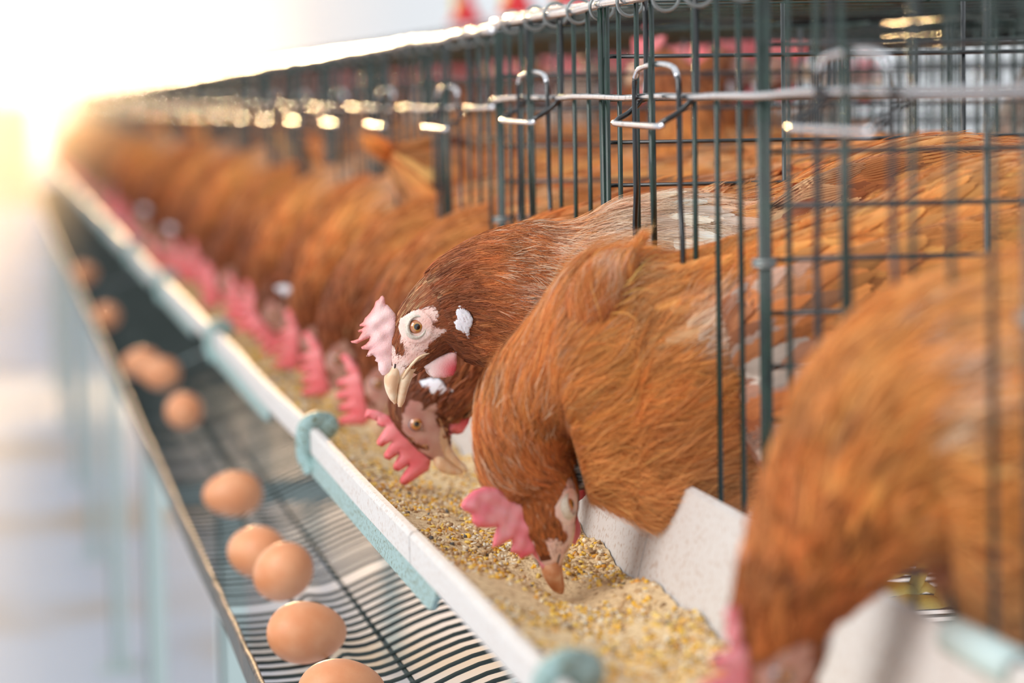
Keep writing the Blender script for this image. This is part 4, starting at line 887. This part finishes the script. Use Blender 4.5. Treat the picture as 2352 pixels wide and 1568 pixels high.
tag(fB, 'dark brown hen with white earlobe, head tucked low under the sharp hen', 'hen', 'brown hens with heads over the feed trough')
tag(fC, 'rust hen feeding with pale streaked back, next beyond the hen with the big red comb', 'hen', 'brown hens with heads over the feed trough')
def put(src, x, y, rot, lab, grp, dz=0.0, s=1.0):
    c = copy_tree(src); c.location = (x, y, z(-0.345)+dz); c.rotation_euler = (0, 0, rot); c.scale = (s, s, s); tag(c, lab, 'hen', grp); return c
G1 = 'brown hens with heads over the feed trough'
put(fC, 0.600, 1.92, 0.42, 'hen mostly hidden behind the middle hen, only its pink comb pokes out to the left', G1)
put(fA, 0.585, 2.36, -0.05, 'dark hen behind the head of the sharp hen, rust back sloping down to the trough', G1)
near = [(fB, 3.08, 0.05, 'blurred chestnut hen feeding, third neck beyond the comb of the sharp hen'), (fC, 3.32, -0.06, 'blurred hen with a pale back patch, neck stretched down into the trough'), (fA, 3.56, 0.08, 'blurred rust hen with a pink comb beside the far trough clip')]
for s_, y, r_, lab in near: put(s_, 0.58, y, r_, lab, G1)
rr = random.Random(5); y = 3.82; fl = [fA, fB, fC]; i = 0
while y < 13.4:
    put(fl[i % 3], 0.575+rr.uniform(-0.02, 0.015), y, rr.uniform(-0.16, 0.16), 'strongly blurred brown hen feeding far down the row', 'strongly blurred feeding hens', s=rr.uniform(0.97, 1.04))
    y += rr.uniform(0.15, 0.27) if y < 8 else rr.uniform(0.22, 0.4); i += 1
# standing hens
def standing(seed, tone, spots=(), lod=2):
    y = 2.3; O = (0.0, y, z(-0.345)); X = lambda v: v
    e = np.array([-0.155, y, z(0.028)]); F = np.array([-0.98, 0, -0.18]); B = np.array([-0.18, 0, 0.98])
    nk = [ndw(-0.115, y, 0.008, .020, .024, .020, (-0.3, 0, 0.95)), ndw(-0.100, y, -0.020, .027, .030, .026, (0.6, 0, 0.8)), ndw(-0.088, y, -0.055, .036, .040, .036, (0.8, 0, 0.6)), ndw(-0.06, y, -0.095, .048, .062, .050, (0.6, 0, 0.8)), ndw(-0.01, y, -0.12, .062, .08, .062, (0.2, 0, 1)),
          ndw(.06, y, -.118, .072, .09, .066), ndw(.13, y, -.108, .066, .08, .060), ndw(.19, y, -.088, .046, .05, .04), ndw(.24, y, -.064, .025, .025, .02), ndw(.265, y, -.052, .004, .004, .004)]
    return build_hen('hen', O, nk, e, F, B, lod=lod, comb=lobed_comb(0.022, 5, seed), comb_red=1.0, tone=tone, seed=seed, spots=spots, feet_at=(0.0, y))[0]
sA = standing(61, 0.0)
sB = standing(62, 0.15, spots=[((-0.09, 2.3, z(-0.03)), 0.11, 0.9), ((0.02, 2.3, z(-0.05)), 0.09, 0.75)])
sA.location = (0.66, 2.95, z(-0.345)); sA.rotation_euler = (0, 0, 3.0); tag(sA, 'brown hen standing deep inside the near row, facing the back row, above the sharp backs', 'hen', 'hens standing inside the cages')
sB.location = (0.93, 2.72, z(-0.345)); sB.rotation_euler = (0, 0, 3.3); tag(sB, 'pale necked hen in the back row at the upper right edge', 'hen', 'hens standing inside the cages')
ins = [(sA, 0.64, 2.42, -1.3, 'brown hen standing tail to the camera, behind the back of the side-facing hen'), (sA, 0.60, 2.74, 3.6, 'blurred hen standing inside the cage behind the second latch'), (sA, 0.64, 3.2, 2.4, 'blurred hen standing inside the cage behind the third latch')]
for s_, x, y, r_, lab in ins: put(s_, x, y, r_, lab, 'hens standing inside the cages')
y = 3.6; i = 0
while y < 9: put(sA if i % 3 else sB, 0.64, y, rr.uniform(1.8, 4.2), 'blurred brown hen standing inside a far cage of the near row', 'far blurred standing hens'); y += rr.uniform(0.25, 0.45); i += 1
back = [(sB, 1.06, 3.90, 3.3), (sA, 1.05, 4.15, 3.0), (sA, 1.03, 4.45, 2.8), (sB, 1.06, 4.75, 3.4), (sA, 1.05, 5.1, 2.9), (sA, 1.04, 5.45, 3.3), (sA, 1.05, 5.9, 3.2), (sA, 1.04, 6.3, 2.9), (sA, 1.05, 6.8, 3.2), (sB, 1.04, 7.3, 3.2), (sA, 1.05, 7.8, 3.0)]
for i_, (s_, x, y, r_) in enumerate(back):
    if i_ and i_ % 4: put((fA, fC)[i_ % 2], 1.115, y, math.pi+rr.uniform(-0.15, 0.15), 'out of focus hen of the back row turned away, seen through the near cages', 'back row hens turned away', dz=0.03)
    else: put(s_, x, y, r_, 'out of focus hen standing in the back row, seen through the near cages', 'back row hens', dz=-0.01)
